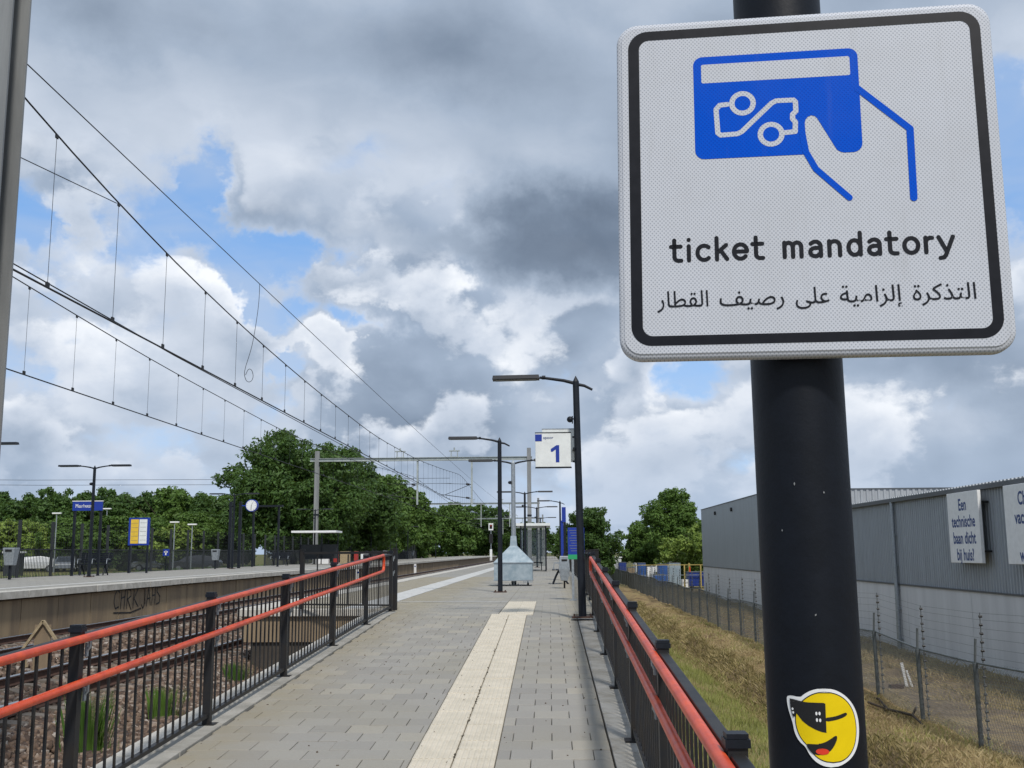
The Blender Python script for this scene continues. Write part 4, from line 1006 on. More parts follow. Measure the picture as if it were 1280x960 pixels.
# gantries over the tracks
def gantry(label, Y, xl, xr, zb, drops, rich=True):
    t = thing('gantry', label, 'gantry', (0, Y, 0), 0, 'overhead line gantries across the tracks')
    for x, z0, zt in ((xl, Z2, zb+.75), (xr, 0, zb+.85)):
        g = MB(); w = .17
        g.box2((x-w, -.20, z0), (x+w, -.185, zt)); g.box2((x-w, .185, z0), (x+w, .20, zt)); g.box2((x-.012, -.1849, z0), (x+.012, .1849, zt)); g.box2((x-w*1.5, -.35, z0), (x+w*1.5, .35, z0+.05))
        m_ = g.build('mast', 'mast_grey', t)
        g = MB(); g.box2((x-w-.02, -.24, z0+4.05), (x+w+.02, .24, z0+4.17)); g.build('band', 'anthracite', m_)
    g = MB(); g.box2((xl-.6, -.16, zb-.16), (xr+.25, .16, zb-.13)); g.box2((xl-.6, -.16, zb+.10), (xr+.25, .16, zb+.13)); g.box2((xl-.6, -.05, zb-.1299), (xr+.25, .05, zb+.0999)); g.build('beam', 'gantry', t)
    for x in drops:
        g = MB(); g.box2((x-.07, -.08, zb-3.9), (x+.07, .08, zb-.162)); d = g.build('drop_post', 'gantry', t)
        g = MB(); s = -1
        g.tube([(x-.05, 0, zb-3.4), (x-2.6, 0, zb-3.05)], .03, 6); g.tube([(x-.05, 0, zb-2.2), (x-2.3, 0, zb-3.08)], .025, 6); g.tube([(x-.05, 0, zb-2.2), (x-2.6, 0, zb-2.1)], .02, 6)
        g.tube([(x-.2, 0, zb-3.37), (x-.5, 0, zb-3.33)], .08, 8); g.tube([(x-.2, 0, zb-2.2), (x-.5, 0, zb-2.18)], .08, 8)
        g.build('cantilever', 'wire', d)
        g = MB(); g.box2((x-1.85, -.12, zb+.131), (x-1.15, .12, zb+.17)); g.box2((x-1.8, -.1, zb+.171), (x-1.74, .1, zb+.62)); g.box2((x-1.26, -.1, zb+.171), (x-1.2, .1, zb+.62)); g.box2((x-1.95, -.12, zb+.621), (x-1.05, .12, zb+.70)); g.tube([(x-1.5, 0, zb+.70), (x-1.5, 0, zb+.95)], .06, 8); g.build('insulator_stand', 'gantry', t)
    return t
gantry('nearest gantry beam across both tracks with a tall grey mast at each end', 90, -19.85, -1.66, 8.98, (-11.2, -6.55))
gantry('second gantry, beam seen just under the nearest one', 178, -21.3, -1.8, 9.15, (-11.4, -6.6))
gantry('third gantry, low pale beam left of the second lamp', 262, -21.8, -1.6, 9.3, (-11.4, -6.6))
gantry('farthest small gantry near the end of the tracks', 360, -22, -1.6, 9.3, ())

# the near mast at the left edge of the picture
t = thing('steel_mast', 'near grey steel mast cut off by the left edge of the picture', 'mast', (-5.23, 9.3, -1.2))
g = MB(); g.box2((-.22, -.17, 0), (.22, -.145, 9.6)); g.box2((-.22, .145, 0), (.22, .17, 9.6)); g.box2((-.012, -.1449, 0), (.012, .1449, 9.6)); g.build('profile', 'mast_grey', t)
g = MB(); g.box2((-.4, -.4, -.1), (.4, .4, .12)); g.build('footing', 'conc', t)

# overhead wires
def wire_run(label, X, zc, sag, y0, y1, gantries, contact=True, r=.011, cat='wire', droppers=True, dsp=2.4, ph=0.0, name='catenary_wire'):
    """messenger above a level contact wire, joined by droppers; sag(y) gives the messenger height"""
    t = thing(name, label, cat, (X, y0, 0))
    ys = [y0+(y1-y0)*i/90 for i in range(91)]
    ys = sorted(set([y0+(y1-y0)*(i/90)**1.5 for i in range(91)]))
    g = MB(); g.tube([(0, y-y0, sag(y)) for y in ys], r, 6); g.build('messenger_wire', 'wire', t)
    if contact:
        g = MB(); g.tube([(.0, y-y0, zc) for y in ys], r*1.15, 6); g.build('contact_wire', 'wire', t)
        y = y0+ph; i = 0
        while y < min(y1, 200):
            g = MB(); g.tube([(0, y-y0, zc), (0, y-y0, sag(y))], .0045, 4); g.box((0, y-y0, zc+.04), (.03, .09, .08)); g.box((0, y-y0, sag(y)-.03), (.025, .07, .06)); g.build('dropper', 'wire', t)
            y += dsp
    return t
def cat1(y):
    ps = [(-50, 6.2), (-20, 6.2), (6, 8.9), (14.1, 7.55), (17.5, 7.12), (24, 6.62), (32.4, 6.29), (45, 6.05), (60, 6.3), (75, 6.9), (90, 7.6), (115, 6.8), (134, 6.4), (155, 6.8), (178, 7.6), (220, 6.5), (262, 7.6), (400, 7)]
    for (a, p), (b, q) in zip(ps, ps[1:]):
        if y <= b: t_ = (y-a)/(b-a); return p+(q-p)*t_
    return 7.0
def smoothed(f): return lambda y: sum(f(y+d) for d in (-3, -1.5, 0, 1.5, 3))/5
wire_run('overhead line of the near track with droppers, heavier contact wire', -7.5, 5.02, smoothed(cat1), 8, 300, None, r=.014, dsp=2.4)
def cat2(y):
    ps = [(-50, 6.2), (10, 7.55), (21.7, 6.98), (30, 6.62), (45, 6.3), (60, 6.4), (75, 6.9), (90, 7.5), (134, 6.4), (178, 7.5), (220, 6.5), (262, 7.5), (400, 7)]
    for (a, p), (b, q) in zip(ps, ps[1:]):
        if y <= b: t_ = (y-a)/(b-a); return p+(q-p)*t_
    return 7.0
wire_run('overhead line of the far track, lower pair of wires with droppers', -11.5, 4.97, smoothed(cat2), 10, 300, None, r=.013, dsp=2.4, ph=.5)
wire_run('single topmost feeder wire slanting down towards the nearest gantry', -8.5, 0, lambda y: 8.98-.0025*(y-10)+.00006*(y-50)**2, 8, 262, None, contact=False, r=.011)
t = thing('stay_wire', 'thin wire joining the near messenger wire at upper left, with one long dropper', 'wire', (-7.5, 8, 0))
g = MB(); g.tube([(-.35, 4.0, 6.55), (0.0, 9.5, 7.12)], .008, 5); g.build('wire', 'wire', t)
g = MB(); g.tube([(-.31, 6.05, 5.03), (-.26, 6.3, 6.68)], .0045, 4); g.build('dropper', 'wire', t)
t = thing('contact_wire', 'second contact wire running just above the near one at left', 'wire', (-7.5, 8, 0))
g = MB(); g.tube([(-.05, 2, 5.20), (-.12, 13, 5.06), (-.25, 40, 5.03), (-.3, 82, 5.15)], .010, 6); g.build('wire', 'wire', t)
t = thing('feeder_loop', 'loose curled jumper wire hanging between the feeder and the near overhead line', 'wire', (-8.2, 30, 0))
pts0 = [(-.3, .4, 9.35), (-.3, .2, 9.0), (-.1, -.6, 8.3), (.2, -.9, 7.6), (.5, -.8, 6.9), (.65, -1.3, 6.2), (.7, -1.5, 5.75), (.7, -1.1, 5.45), (.7, -.4, 5.5), (.7, -.2, 5.75), (.7, -.7, 5.9), (.7, -1.2, 5.65), (.7, -1.3, 5.05)]
pts = [(-.3, .2, 8.95), (-.3, .2, 8.45), (-.3, .0, 7.8), (-.3, -.35, 7.0), (-.3, -.75, 6.5), (-.25, -1.15, 6.2), (-.25, -1.25, 5.98), (-.25, -1.0, 5.82), (-.25, -.55, 5.88), (-.25, -.3, 6.08), (-.25, -.5, 6.25), (-.25, -.85, 6.22), (-.25, -1.1, 6.0)]
for _ in range(2): pts = pts[:1]+[tuple(p*(1-f)+q*f for p, q in zip(a, b)) for a, b in zip(pts, pts[1:]) for f in (.25, .75)]+pts[-1:]
g = MB(); g.tube(pts, .008, 6); g.build('wire', 'wire', t)
for k, (z, dx) in enumerate(((12.6, 0), (12.0, 3))):
    t = thing('power_line', ('upper' if k == 0 else 'lower')+' of two hair thin power lines low in the sky above the left trees', 'wire', (-120, 160+dx, 0))
    g = MB(); g.tube([(0, 0, z+.6), (40, 0, z-.1), (80, 0, z-.35), (105, 0, z-.4)], .03, 5); g.build('wire', 'wire', t)

# =================================================================== FURNITURE ON THE NEAR PLATFORM
t = thing('information_column', 'tall blue information column in line with the departure board', 'column', (.50, 40, 0))
g = MB(); g.box((.08, 0, 1.25), (.09, .12, 2.5)); g.build('post', 'anthracite', t)
g = MB(); g.box((-.02, 0, 1.45), (.10, .07, 1.5)); g.build('panel', 'ns_blue', t, bevel=.004)
g = MB(); g.box((.05, -.02, 2.42), (.15, .10, .56)); g.build('head', 'ns_blue', t, bevel=.004)
t = thing('notice_board', 'blue notice board with white lines and a green foot on a grey leg', 'board', (.52, 23.3, 0))
g = MB(); g.box((.06, 0, 1.22), (.36, .045, .68)); g.build('panel', 'ns_blue', t, bevel=.004)
g = MB()
for k in range(9): g.box((.05, -.0245, 1.50-.055*k), (.28-.04*(k % 3), .003, .010))
g.build('print_lines', 'car_silver', t)
g = MB(); g.box((.06, -.0255, .93), (.36, .006, .10)); g.build('green_strip', 'green', t)
g = MB(); g.box((-.02, 0, .44), (.05, .05, .88)); g.build('leg', 'galv', t)
g = MB(); g.box((-.02, 0, .01), (.14, .14, .02)); g.build('foot', 'galv', t)
t = thing('litter_bin', 'grey tapered litter bin on a black post beside the notice board', 'bin', (.42, 31.0, 0))
g = MB(); g.add([(-.10, -.12, .22), (.10, -.12, .22), (.10, .12, .22), (-.10, .12, .22), (-.16, -.15, .55), (.16, -.15, .55), (.16, .15, .55), (-.16, .15, .55), (-.13, -.14, .92), (.13, -.14, .92), (.13, .14, .92), (-.13, .14, .92)],
   [(3, 2, 1, 0), (8, 9, 10, 11)]+[(i, (i+1) % 4, 4+(i+1) % 4, 4+i) for i in range(4)]+[(4+i, 4+(i+1) % 4, 8+(i+1) % 4, 8+i) for i in range(4)]); g.build('body', 'galv', t, bevel=.01)
g = MB(); g.box((.0, .19, .5), (.05, .05, 1.0)); g.build('post', 'black', t)
g = MB(); g.box((0, -.146, .80), (.16, .004, .06)); g.build('opening', 'black', t)

def bench(label, loc, rz=0.0, cat='bench', curved=False):
    t = thing('platform_bench', label, cat, loc, rz)
    g = MB()
    for k in range(4): g.box((0, -.18+.11*k, .46), (1.35, .085, .03))
    g.build('seat', 'anthracite', t)
    g = MB()
    for k in range(5): g.box((0, .23+.028*k, .56+.085*k), (1.35, .02, .07))
    g.build('backrest', 'anthracite', t)
    for s in (-.5, .5):
        g = MB(); g.tube([(s, -.2, .0), (s, -.10, .25), (s, .0, .44), (s, .22, .46), (s, .36, .95)], .028, 8); g.tube([(s, .3, .0), (s, .12, .22), (s, .0, .42)], .028, 8); g.build('leg', 'anthracite', t)
    for s in (-.62, 0, .62):
        g = MB(); g.tube([(s, .2, .66), (s, -.15, .68), (s, -.18, .48)], .014, 6); g.build('armrest', 'galv', t)
    return t
bench('black bench on the near platform beside the grey litter bin', (.30, 35.5, 0), math.radians(-90))

# tag sprayed on the wall of the far platform
t = thing('graffiti', 'black sprayed graffiti tag on the brown wall of the far platform', 'graffiti', (-12.962, 31.6, -.58))
GL = [[(.42, .50), (.25, .60), (.05, .45), (.0, .22), (.12, .04), (.38, .08)], [(.55, .02), (.60, .62)], [(.57, .32), (.86, .36)], [(.84, .0), (.90, .60)], [(1.05, .0), (1.10, .58), (1.36, .54), (1.38, .36), (1.10, .28), (1.42, -.04)],
      [(1.60, .0), (1.66, .60)], [(1.98, .56), (1.66, .28), (2.04, .02)], [(2.62, .58), (2.66, .10), (2.48, -.06), (2.34, .06)], [(2.80, .0), (2.98, .60), (3.16, .02)], [(2.86, .22), (3.14, .24)], [(3.30, .0), (3.34, .58)], [(3.32, .30), (3.58, .32)], [(3.60, .02), (3.62, .60)], [(4.10, .54), (3.86, .60), (3.76, .42), (4.06, .26), (4.04, .06), (3.74, .02)], [(.0, -.08), (1.4, -.14), (2.3, -.05)]]
for pl_ in GL:
    g = MB()
    for k_, po in enumerate(stroke_polys(pl_, .045)): g.add([(.0006*(k_+1), u*.92, v) for u, v in po], [tuple(range(len(po)))])
    g.build('stroke', 'black', t)
# small objects near the track
t = thing('track_marker', 'tan wooden triangle marker standing among the rails at left', 'marker', (-9.2, 19.3, -1.05))
for a, b in (((-.36, 0, .40), (0, 0, .92)), ((0, 0, .92), (.42, 0, .36)), ((-.36, 0, .40), (-.26, 0, .10))):
    g = MB(); g.bar(a, b, .045, .045); g.build('bar', 'wood', t)
g = MB(); g.box((-.02, .05, .42), (.30, .02, .85)); g.build('board', 'conc_brown', t)
for i, (x, y, lab) in enumerate(((-6.1, 58, 'small blue and white triangle board at the track edge, nearer one'), (-6.3, 92, 'small blue and white triangle board at the track edge, farther one'))):
    t = thing('triangle_board', lab, 'marker', (x, y, -.95))
    g = MB(); g.prism([(-.5, 0), (.5, 0), (0, .75)], 'y', -.02, .02); g.build('panel', 'white', t); g = MB(); g.prism([(-.26, .1), (.26, .1), (0, .5)], 'y', -.024, -.0205); g.build('panel_centre', 'deep_blue', t)
for x, y, lab in ((-13.0-.9+.2, 70, 'short white reflector post against the far platform wall'), (-12.3, 100, 'pale post by the far platform wall, farther off')):
    t = thing('reflector_post', lab, 'post', (-12.6, y, -1.1)); g = MB(); g.box((0, 0, .55), (.22, .10, 1.1)); g.build('post', 'white', t); g = MB(); g.box((0, -.054, .9), (.12, .006, .12)); g.build('band', 'deep_blue', t)
t = thing('track_signal', 'railway signal with a red and white board left of the galvanised box', 'signal', (-12.6, 230, -.9))
g = MB(); g.tube([(0, 0, 0), (0, 0, 7.6)], .09, 8); g.build('mast', 'galv', t)
g = MB(); g.box((0, -.15, 7.4), (1.0, .12, 1.5)); g.build('board', 'white', t); g = MB(); g.box((0, -.22, 7.4), (.6, .03, .9)); g.build('backplate', 'black', t); g = MB(); g.sphere((0, -.25, 7.6), .16, 8, 6); g.build('lamp', 'red', t)
g = MB(); g.box((0, -.15, 4.9), (.8, .3, 1.9)); g.build('head', 'black', t); g = MB(); g.box((0, -.15, 1.4), (.5, .2, 2.4)); g.build('cabinet', 'white', t)
# =================================================================== FAR PLATFORM FURNITURE
XF = -19.1
def legs(g, xs, h, w=.07):
    for x in xs: g.box((x, 0, h/2), (w, w, h))
t = thing('station_name_sign', 'blue station name sign with white lettering on two black posts', 'sign', (-19.2, 43.6, Z2))
for x in (-.55, .55):
    g = MB(); g.box((x, .05, 1.5), (.09, .09, 3.0)); g.build('post', 'anthracite', t)
g = MB(); g.box((0, 0, 2.86), (1.26, .07, .38)); g.build('panel', 'ns_blue', t)
g = MB(); g.box((0, 0, 3.066), (1.30, .09, .03)); g.build('top_strip', 'white', t)
text_obj('Maarheeze', .21, 'white', 'lettering', t, (-.50, -.038, 2.80), bold=.003, width=.70)
bench('black bench on the far platform under the blue station name sign', (-19.25, 44.6, Z2))
bench('black bench on the far platform in front of the dark fence, right of the clock', (-19.3, 76, Z2))
t = thing('timetable_board', 'blue framed timetable board with yellow and pale green sheets on two legs', 'board', (-19.2, 49.3, Z2))
for x in (-.42, .42):
    g = MB(); g.box((x, .02, .72), (.08, .08, 1.44)); g.build('leg', 'anthracite', t)
g = MB(); g.box((0, 0, 1.92), (.98, .10, 1.28)); g.build('frame', 'ns_blue', t)
g = MB(); g.box((-.20, -.056, 1.92), (.37, .01, 1.12)); g.build('yellow_sheet', 'yellow', t)
g = MB(); g.box((.20, -.056, 1.92), (.37, .01, 1.12)); g.build('pale_sheet', 'offwhite', t)
g = MB()
for k in range(5): g.box((-.20, -.0625, 1.5+.2*k), (.31, .002, .012)); g.box((.20, -.0625, 1.52+.2*k), (.31, .002, .012))
g.build('print_lines', 'post_grey', t)
t = thing('station_clock', 'round white station clock with blue rim on a dark double pole', 'clock', (-19.0, 64.0, Z2))
for x in (-.35, .25):
    g = MB(); g.box((x, 0, 2.0), (.16, .16, 4.0)); g.build('pole', 'anthracite', t)
g = MB(); g.tube([(.95, -.14, 3.75), (.95, .14, 3.75)], .37, 28); g.box((.55, 0, 3.75), (.6, .06, .06)); g.build('case', 'ns_blue', t)
f = MB(); f.tube([(.95, -.150, 3.75), (.95, -.1405, 3.75)], .325, 28); fo = f.build('face', 'white', t)
g = MB(); g.bar((.95, -.156, 3.75), (1.02, -.156, 3.93), .035, .006); g.build('hand', 'black', fo)
g = MB(); g.bar((.95, -.160, 3.78), (.93, -.160, 3.49), .028, .006); g.build('hand', 'black', fo)
g = MB()
for k in range(12):
    a = k*PI/6; g.bar((.95+.25*math.sin(a), -.1545, 3.75+.25*math.cos(a)), (.95+.30*math.sin(a), -.1545, 3.75+.30*math.cos(a)), .02, .003)
g.build('hour_marks', 'black', fo)
def bin2(label, x, y):
    t = thing('litter_bin', label, 'bin', (x, y, Z2), 0, 'grey litter bins on the far platform')
    g = MB(); g.add([(-.15, -.15, .50), (.15, -.15, .50), (.15, .15, .50), (-.15, .15, .50), (-.22, -.2, 1.12), (.22, -.2, 1.12), (.22, .2, 1.12), (-.22, .2, 1.12)], [(3, 2, 1, 0), (4, 5, 6, 7), (0, 1, 5, 4), (1, 2, 6, 5), (2, 3, 7, 6), (3, 0, 4, 7)]); g.build('body', 'galv', t, bevel=.02)
    g = MB(); g.box((0, 0, .25), (.08, .08, .5)); g.build('post', 'anthracite', t)
    g = MB(); g.box((0, -.19, 1.02), (.24, .03, .08)); g.build('opening', 'black', t)
bin2('grey litter bin at the left edge of the picture, left of the bench', -19.25, 37.6)
bin2('grey litter bin on the far platform left of the clock', -19.3, 61.2)
bin2('tiny grey litter bin far along the far platform by the second gantry', -19.3, 150)
bin2('tiny grey litter bin far along the far platform, nearer the big trees', -19.3, 125)
t = thing('direction_sign', 'small blue square sign with a white figure on the fence of the far platform', 'sign', (-20.3, 56.0, Z2))
g = MB(); g.box((0, -.06, .95), (.36, .02, .36)); g.build('panel', 'ns_blue', t); g = MB(); g.box((0, -.073, .93), (.07, .004, .22)); g.box((0, -.073, .98), (.2, .004, .06)); g.build('figure', 'white', t)
g = MB(); g.box((0, 0, .55), (.05, .05, 1.1)); g.build('post', 'anthracite', t)
def portal(label, x, y, w, h, d=.12):
    t = thing('steel_portal', label, 'portal', (x, y, Z2))  # plain steel gate frame of two posts and a beam, carries no lamps
    for s in (-1, 1): g = MB(); g.box((s*w/2, 0, h/2), (d, d, h)); g.build('post', 'anthracite', t)
    g = MB(); g.box((0, 0, h+.05), (w+.5, d+.3, .12)); g.build('beam', 'anthracite', t)
portal('dark steel portal frame on the far platform in front of the big tree', -18.9, 70.5, 1.7, 3.95)
t = thing('equipment_cabinets', 'red, white and tan cabinets behind the waiting shelter on the far platform', 'cabinet', (-17.6, 87, Z2))
for x, w, h, m_ in ((-.9, .9, 1.1, 'white'), (.1, .4, 1.0, 'red'), (.9, .8, 1.0, 'wood'), (1.8, .3, 1.0, 'red'), (2.5, .6, .9, 'offwhite')):
    g = MB(); g.box((x, 0, h/2), (w, .5, h)); g.build('cabinet', m_, t, bevel=.02)

# fence behind the far platform: low dense bar railing, tall posts carrying mesh
def far_fence(y0, y1, label):
    t = thing('platform_fence', label, 'fence', (-20.45, y0, Z2))
    L = y1-y0
    pm = MB(); pm.box((0, 0, .98), (.10, .10, 2.46)); pme = pm.mesh('post', 'fence_dark')
    y = 0
    while y <= L: link('post', pme, t, (0, y, 0)); y += 2.75
    g = MB(); g.box((0, L/2, 1.08), (.05, L, .05)); g.build('top_rail', 'fence_dark', t)
    g = MB(); g.box((0, L/2, -.1), (.04, L, .04)); g.build('bottom_rail', 'fence_dark', t)
    g = MB(); y = .11
    while y < L: g.box((0, y, .49), (.016, .028, 1.15)); y += .125
    g.build('balusters', 'fence_dark', t)['kind'] = 'stuff'
    g = MB()
    y = .2
    while y < L: g.box((.03, y, 1.62), (.005, .006, 1.05)); y += .2
    for k in range(6): g.box((.03, L/2, 1.17+.2*k), (.005, L, .006))
    g.build('mesh_wires', 'fence_dark', t)['kind'] = 'stuff'
far_fence(24, 73.5, 'dark fence with tall posts behind the far platform, near stretch behind the bench')
far_fence(76.2, 170, 'dark fence behind the far platform, far stretch under the big trees')

# =================================================================== CARS, STREET LIGHTS BEYOND
def car(label, loc, rz, paint, group='cars parked behind the far platform'):
    t = thing('parked_car', label, 'car', loc, rz, group)
    L, W = 4.3, 1.76
    side = [(-2.15, .35), (-2.12, .72), (-1.95, .90), (-1.35, .96), (-.75, 1.36), (.55, 1.44), (1.45, 1.30), (2.0, .98), (2.14, .80), (2.15, .35)]
    g = MB(); n = len(side); vs = []
    for s in (-1, 1):
        for x, z in side: w = W/2 if z < 1.0 else W/2-.16; vs.append((x, s*w, z))
    g.add(vs, [tuple(range(n)), tuple(range(2*n-1, n-1, -1))]+[(i+1, i, n+i, n+i+1) for i in range(n-1)]+[(0, n-1, 2*n-1, n)]); g.build('body', paint, t, bevel=.05)
    g = MB()
    for s in (-1, 1): g.add([(-1.15, s*.79, .99), (1.55, s*.79, 1.0), (1.2, s*.735, 1.30), (-.70, s*.735, 1.32)], [(0, 1, 2, 3) if s < 0 else (3, 2, 1, 0)])
    g.build('side_windows', 'car_glass', t)
    g = MB(); g.add([(-1.38, -.70, .985), (-1.38, .70, .985), (-.80, .62, 1.352), (-.80, -.62, 1.352)], [(0, 3, 2, 1)]); g.build('windscreen', 'car_glass', t)
    for x in (-1.35, 1.35):
        for s in (-1, 1):
            w = MB(); w.tube([(x, s*.66, .33), (x, s*.885, .33)], .33, 18); wo = w.build('wheel', 'rubber', t)
            r = MB(); r.tube([(x, s*.886, .33), (x, s*.895, .33)], .20, 12); r.build('rim', 'car_silver', wo)
    for s in (-.62, .62): g = MB(); g.box((-2.13, s, .70), (.06, .30, .12)); g.build('headlight', 'offwhite', t)
    return t
car('white car parked at far left behind the fence', (-45.5, 93, -.45), math.radians(20), 'car_white')
car('silver car parked beside the white one, left of the bench', (-42.6, 93, -.45), math.radians(110), 'car_silver')
car('silver car behind the fence between the timetable board and the blue square sign', (-35.2, 95, -.45), math.radians(5), 'car_silver')
car('dark car behind the fence right of the blue square sign', (-31.0, 93, -.45), math.radians(8), 'car_dark')
def street_light(label, loc, H):
    t = thing('street_light', label, 'street light', loc, 0, 'white headed street lights behind the far platform')
    g = MB(); g.tube([(0, 0, 0), (0, 0, H)], [.07, .045], 8); g.build('pole', 'galv', t)
    g = MB(); g.box((0, 0, H+.06), (.75, .28, .12)); g.build('lamp_head', 'white', t, bevel=.03)
street_light('street light with white head left of the station name sign', (-42.3, 90, -.45), 5.0)
street_light('street light seen just right of the station name sign', (-41.3, 98, -.45), 5.7)
street_light('street light above the blue square sign, left of a pair', (-31.3, 88, -.45), 4.1)
street_light('street light nearest the clock, right of a pair', (-29.8, 88, -.45), 3.9)
t = thing('site_hut', 'small white topped dark hut at the far left behind the fence', 'hut', (-35.6, 70, -.45))
g = MB(); g.box((0, 0, .9), (.9, 1.0, 1.5)); g.build('wall', 'car_dark', t); g = MB(); g.box((0, 0, 1.72), (1.1, 1.1, .12)); g.build('roof', 'white', t)

# =================================================================== WAREHOUSE
def corrugated(g, x, y0, y1, z0, z1, pitch, depth, face=-1):
    """trapezoid sheet on a wall facing -x; x is the outer plane of the ribs"""
    ys = []; y = y0
    while y < y1-1e-4:
        for a, o in ((0, 0), (.38, 0), (.5, 1), (.88, 1)):
            yy = min(y+a*pitch, y1); ys.append((yy, x+o*depth))
        y += pitch
    ys.append((y1, x))
    vs = [(px, py, z) for z in (z0, z1) for py, px in ys]; n = len(ys)
    g.add(vs, [(i+1, i, n+i, n+i+1) for i in range(n-1)])
def corrugated_y(g, y, x0, x1, z0, z1, pitch, depth):
    xs = []; x = x0
    while x < x1-1e-4:
        for a, o in ((0, 0), (.38, 0), (.5, 1), (.88, 1)): xs.append((min(x+a*pitch, x1), y+o*depth))
        x += pitch
    vs = [(px, py, z) for z in (z0, z1) for px, py in xs]; n = len(xs)
    g.add(vs, [(i, i+1, n+i+1, n+i) for i in range(n-1)])
def warehouse():
    XW = 13.1; ZG = -2.75
    t = thing('warehouse', 'long grey corrugated warehouse with pale concrete base, low part nearest and a taller block beyond', 'warehouse', (XW, 12, ZG))
    ox, oy, oz = XW, 12, ZG
    zc = -.27; zt = 2.82; YN = 10.0; YM = 62.0; YE = 92.0; ztt = 4.50
    def B(a, b, name, m, mb=None, bevel=0): g = MB(); g.box2([a[0]-ox, a[1]-oy, a[2]-oz], [b[0]-ox, b[1]-oy, b[2]-oz]); return g.build(name, m, t, bevel=bevel)
    # concrete plinth, panel by panel with open joints
    y = YN
    while y < YE-.1:
        y1 = min(y+6.0, YE); B((XW, y+.012, ZG), (XW+.25, y1-.012, zc), 'concrete_panel', 'conc_grey', bevel=.012); y = y1
    B((XW+.03, YN, ZG), (XW+.2, YE, zc-.01), 'joint_filler', 'conc_dark')
    def sheetobj(y0, y1, z0, z1, pitch, depth, name, m):
        g = MB(); corrugated(g, 0, y0-oy, y1-oy, z0-oz, z1-oz, pitch, depth); g.build(name, m, t)
    y = YN
    while y < YM-.1:
        y1 = min(y+7.5, YM); sheetobj(y, y1-.002, zc+.03, zt, .20, .045, 'cladding_sheet', 'cladding'); y = y1
    y = YM
    while y < YE-.1:
        y1 = min(y+1.0, YE)
        g = MB(); g.box2((-.03, y+.012-oy, zc+.03-oz), (.05, y1-oy, ztt-oz)); g.build('cladding_panel', 'cladding', t); y = y1
    B((XW+.051, YN, ZG), (XW+.12, YM, zt), 'inner_wall', 'cladding_dark'); B((XW+.051, YM+.002, ZG), (XW+.12, YE, ztt), 'inner_wall', 'cladding_dark')
    B((XW-.05, YN, zc+.0), (XW+.048, YE, zc+.05), 'drip_flashing', 'cladding_dark')
    # roof of the low part: dark eaves gutter, light sheet roof rising gently away from the tracks
    B((XW-.16, YN, zt-.02), (XW+.10, YM-.05, zt+.13), 'gutter', 'cladding_dark', bevel=.01)
    g = MB(); p = .25; y = YN
    prof_ = []
    while y < YM-.3:
        for a, h in ((0, 0), (.35, 0), (.5, .04), (.85, .04)): prof_.append((y+a*p, h))
        y += p
    vs = [(XW-.14-ox, yy-oy, zt+.135+h-oz) for yy, h in prof_]+[(XW+14-ox, yy-oy, zt+.135+h+.55-oz) for yy, h in prof_]+[(XW-.14-ox, yy-oy, zt+.132-oz) for yy, h in prof_]; n = len(prof_)
    g.add(vs, [(i, i+1, n+i+1, n+i) for i in range(n-1)]+[(2*n+i, 2*n+i+1, i+1, i) for i in range(n-1)]); g.build('roof', 'roof_sheet', t)
    # tall block: end wall towards us, flat roof edge
    g = MB(); corrugated_y(g, YM-.05-oy, -.03, 26, zt-.5-oz, ztt-oz, .33, .05); g.build('end_wall_sheet', 'roof_sheet', t)
    B((XW-.06, YM-.08, ztt), (XW+26, YM+.05, ztt+.06), 'parapet_cap', 'cladding_dark'); B((XW-.06, YM+.052, ztt), (XW+.12, YE+.03, ztt+.06), 'parapet_cap', 'cladding_dark')
    B((XW+.12, YM+.05, ztt-.12), (XW+26, YE, ztt-.02), 'roof', 'roof_sheet'); B((XW+.25, YE-.2, ZG), (XW+26, YE-.02, ztt-.13), 'rear_wall', 'cladding'); B((XW+25.8, YN, ZG), (XW+26, YE-.21, zt), 'back_wall', 'cladding')
    for y in (76.5, 84.0): g = MB(); g.tube([(-.16, y-oy, ztt-.55-oz), (-.03, y-oy, ztt-.55-oz)], .14, 12); g.build('vent', 'black', t)
    # downpipe
    for y in (40.8,):
        g = MB(); g.tube([(-.10, y-oy, zt-oz), (-.10, y-oy, zc+.12-oz)], .075, 12); g.tube([(-.10, y-oy, zc+.12-oz), (-.13, y-oy, .1)], .085, 12); g.build('downpipe', 'galv', t)
        g = MB()
        for z in (.5, 1.6, 2.3, 3.2, 4.3, 5.2): g.box((-.07, y-oy, z), (.14, .2, .04))
        g.build('pipe_clips', 'galv', t)
warehouse()
def banner(label, y0, y1, z0, z1, lines, size, wide, cy):
    X = 12.78; t = thing('wall_banner', label, 'banner', (X, y1, z0), 0, 'white banners on the warehouse wall')
    g = MB(); g.box((0, (y0-y1)/2, (z1-z0)/2), (.10, y1-y0, z1-z0)); g.build('panel', 'white', t, bevel=.01)
    g = MB()
    for zz in (.35, (z1-z0)-.35): g.box((.17, (y0-y1)/2, zz), (.24, y1-y0-.1, .06))
    g.build('frame', 'black', t)
    n = len(lines); 
    for i, s in enumerate(lines):
        o = text_obj(s, size, 'navy_text', 'lettering', t, (-.0525, (y0-y1)+(y1-y0)*cy, (z1-z0)*(.79-.235*i)-.10), rot=(PI/2, 0, -PI/2), align='CENTER', bold=size*.026)
        o.scale = (wide, 1, 1)
banner('white banner with four lines of dark blue Dutch text, left one on the warehouse wall', 32.0, 34.45, .62, 2.78, ['Een', 'technische', 'baan dicht', 'bij huis?'], .50, .86, .5)
banner('white banner cut off by the right edge of the picture on the warehouse wall', 27.3, 30.2, .62, 2.78, ['Check', 'vacatures', 'op', 'website'], .50, .86, .5)

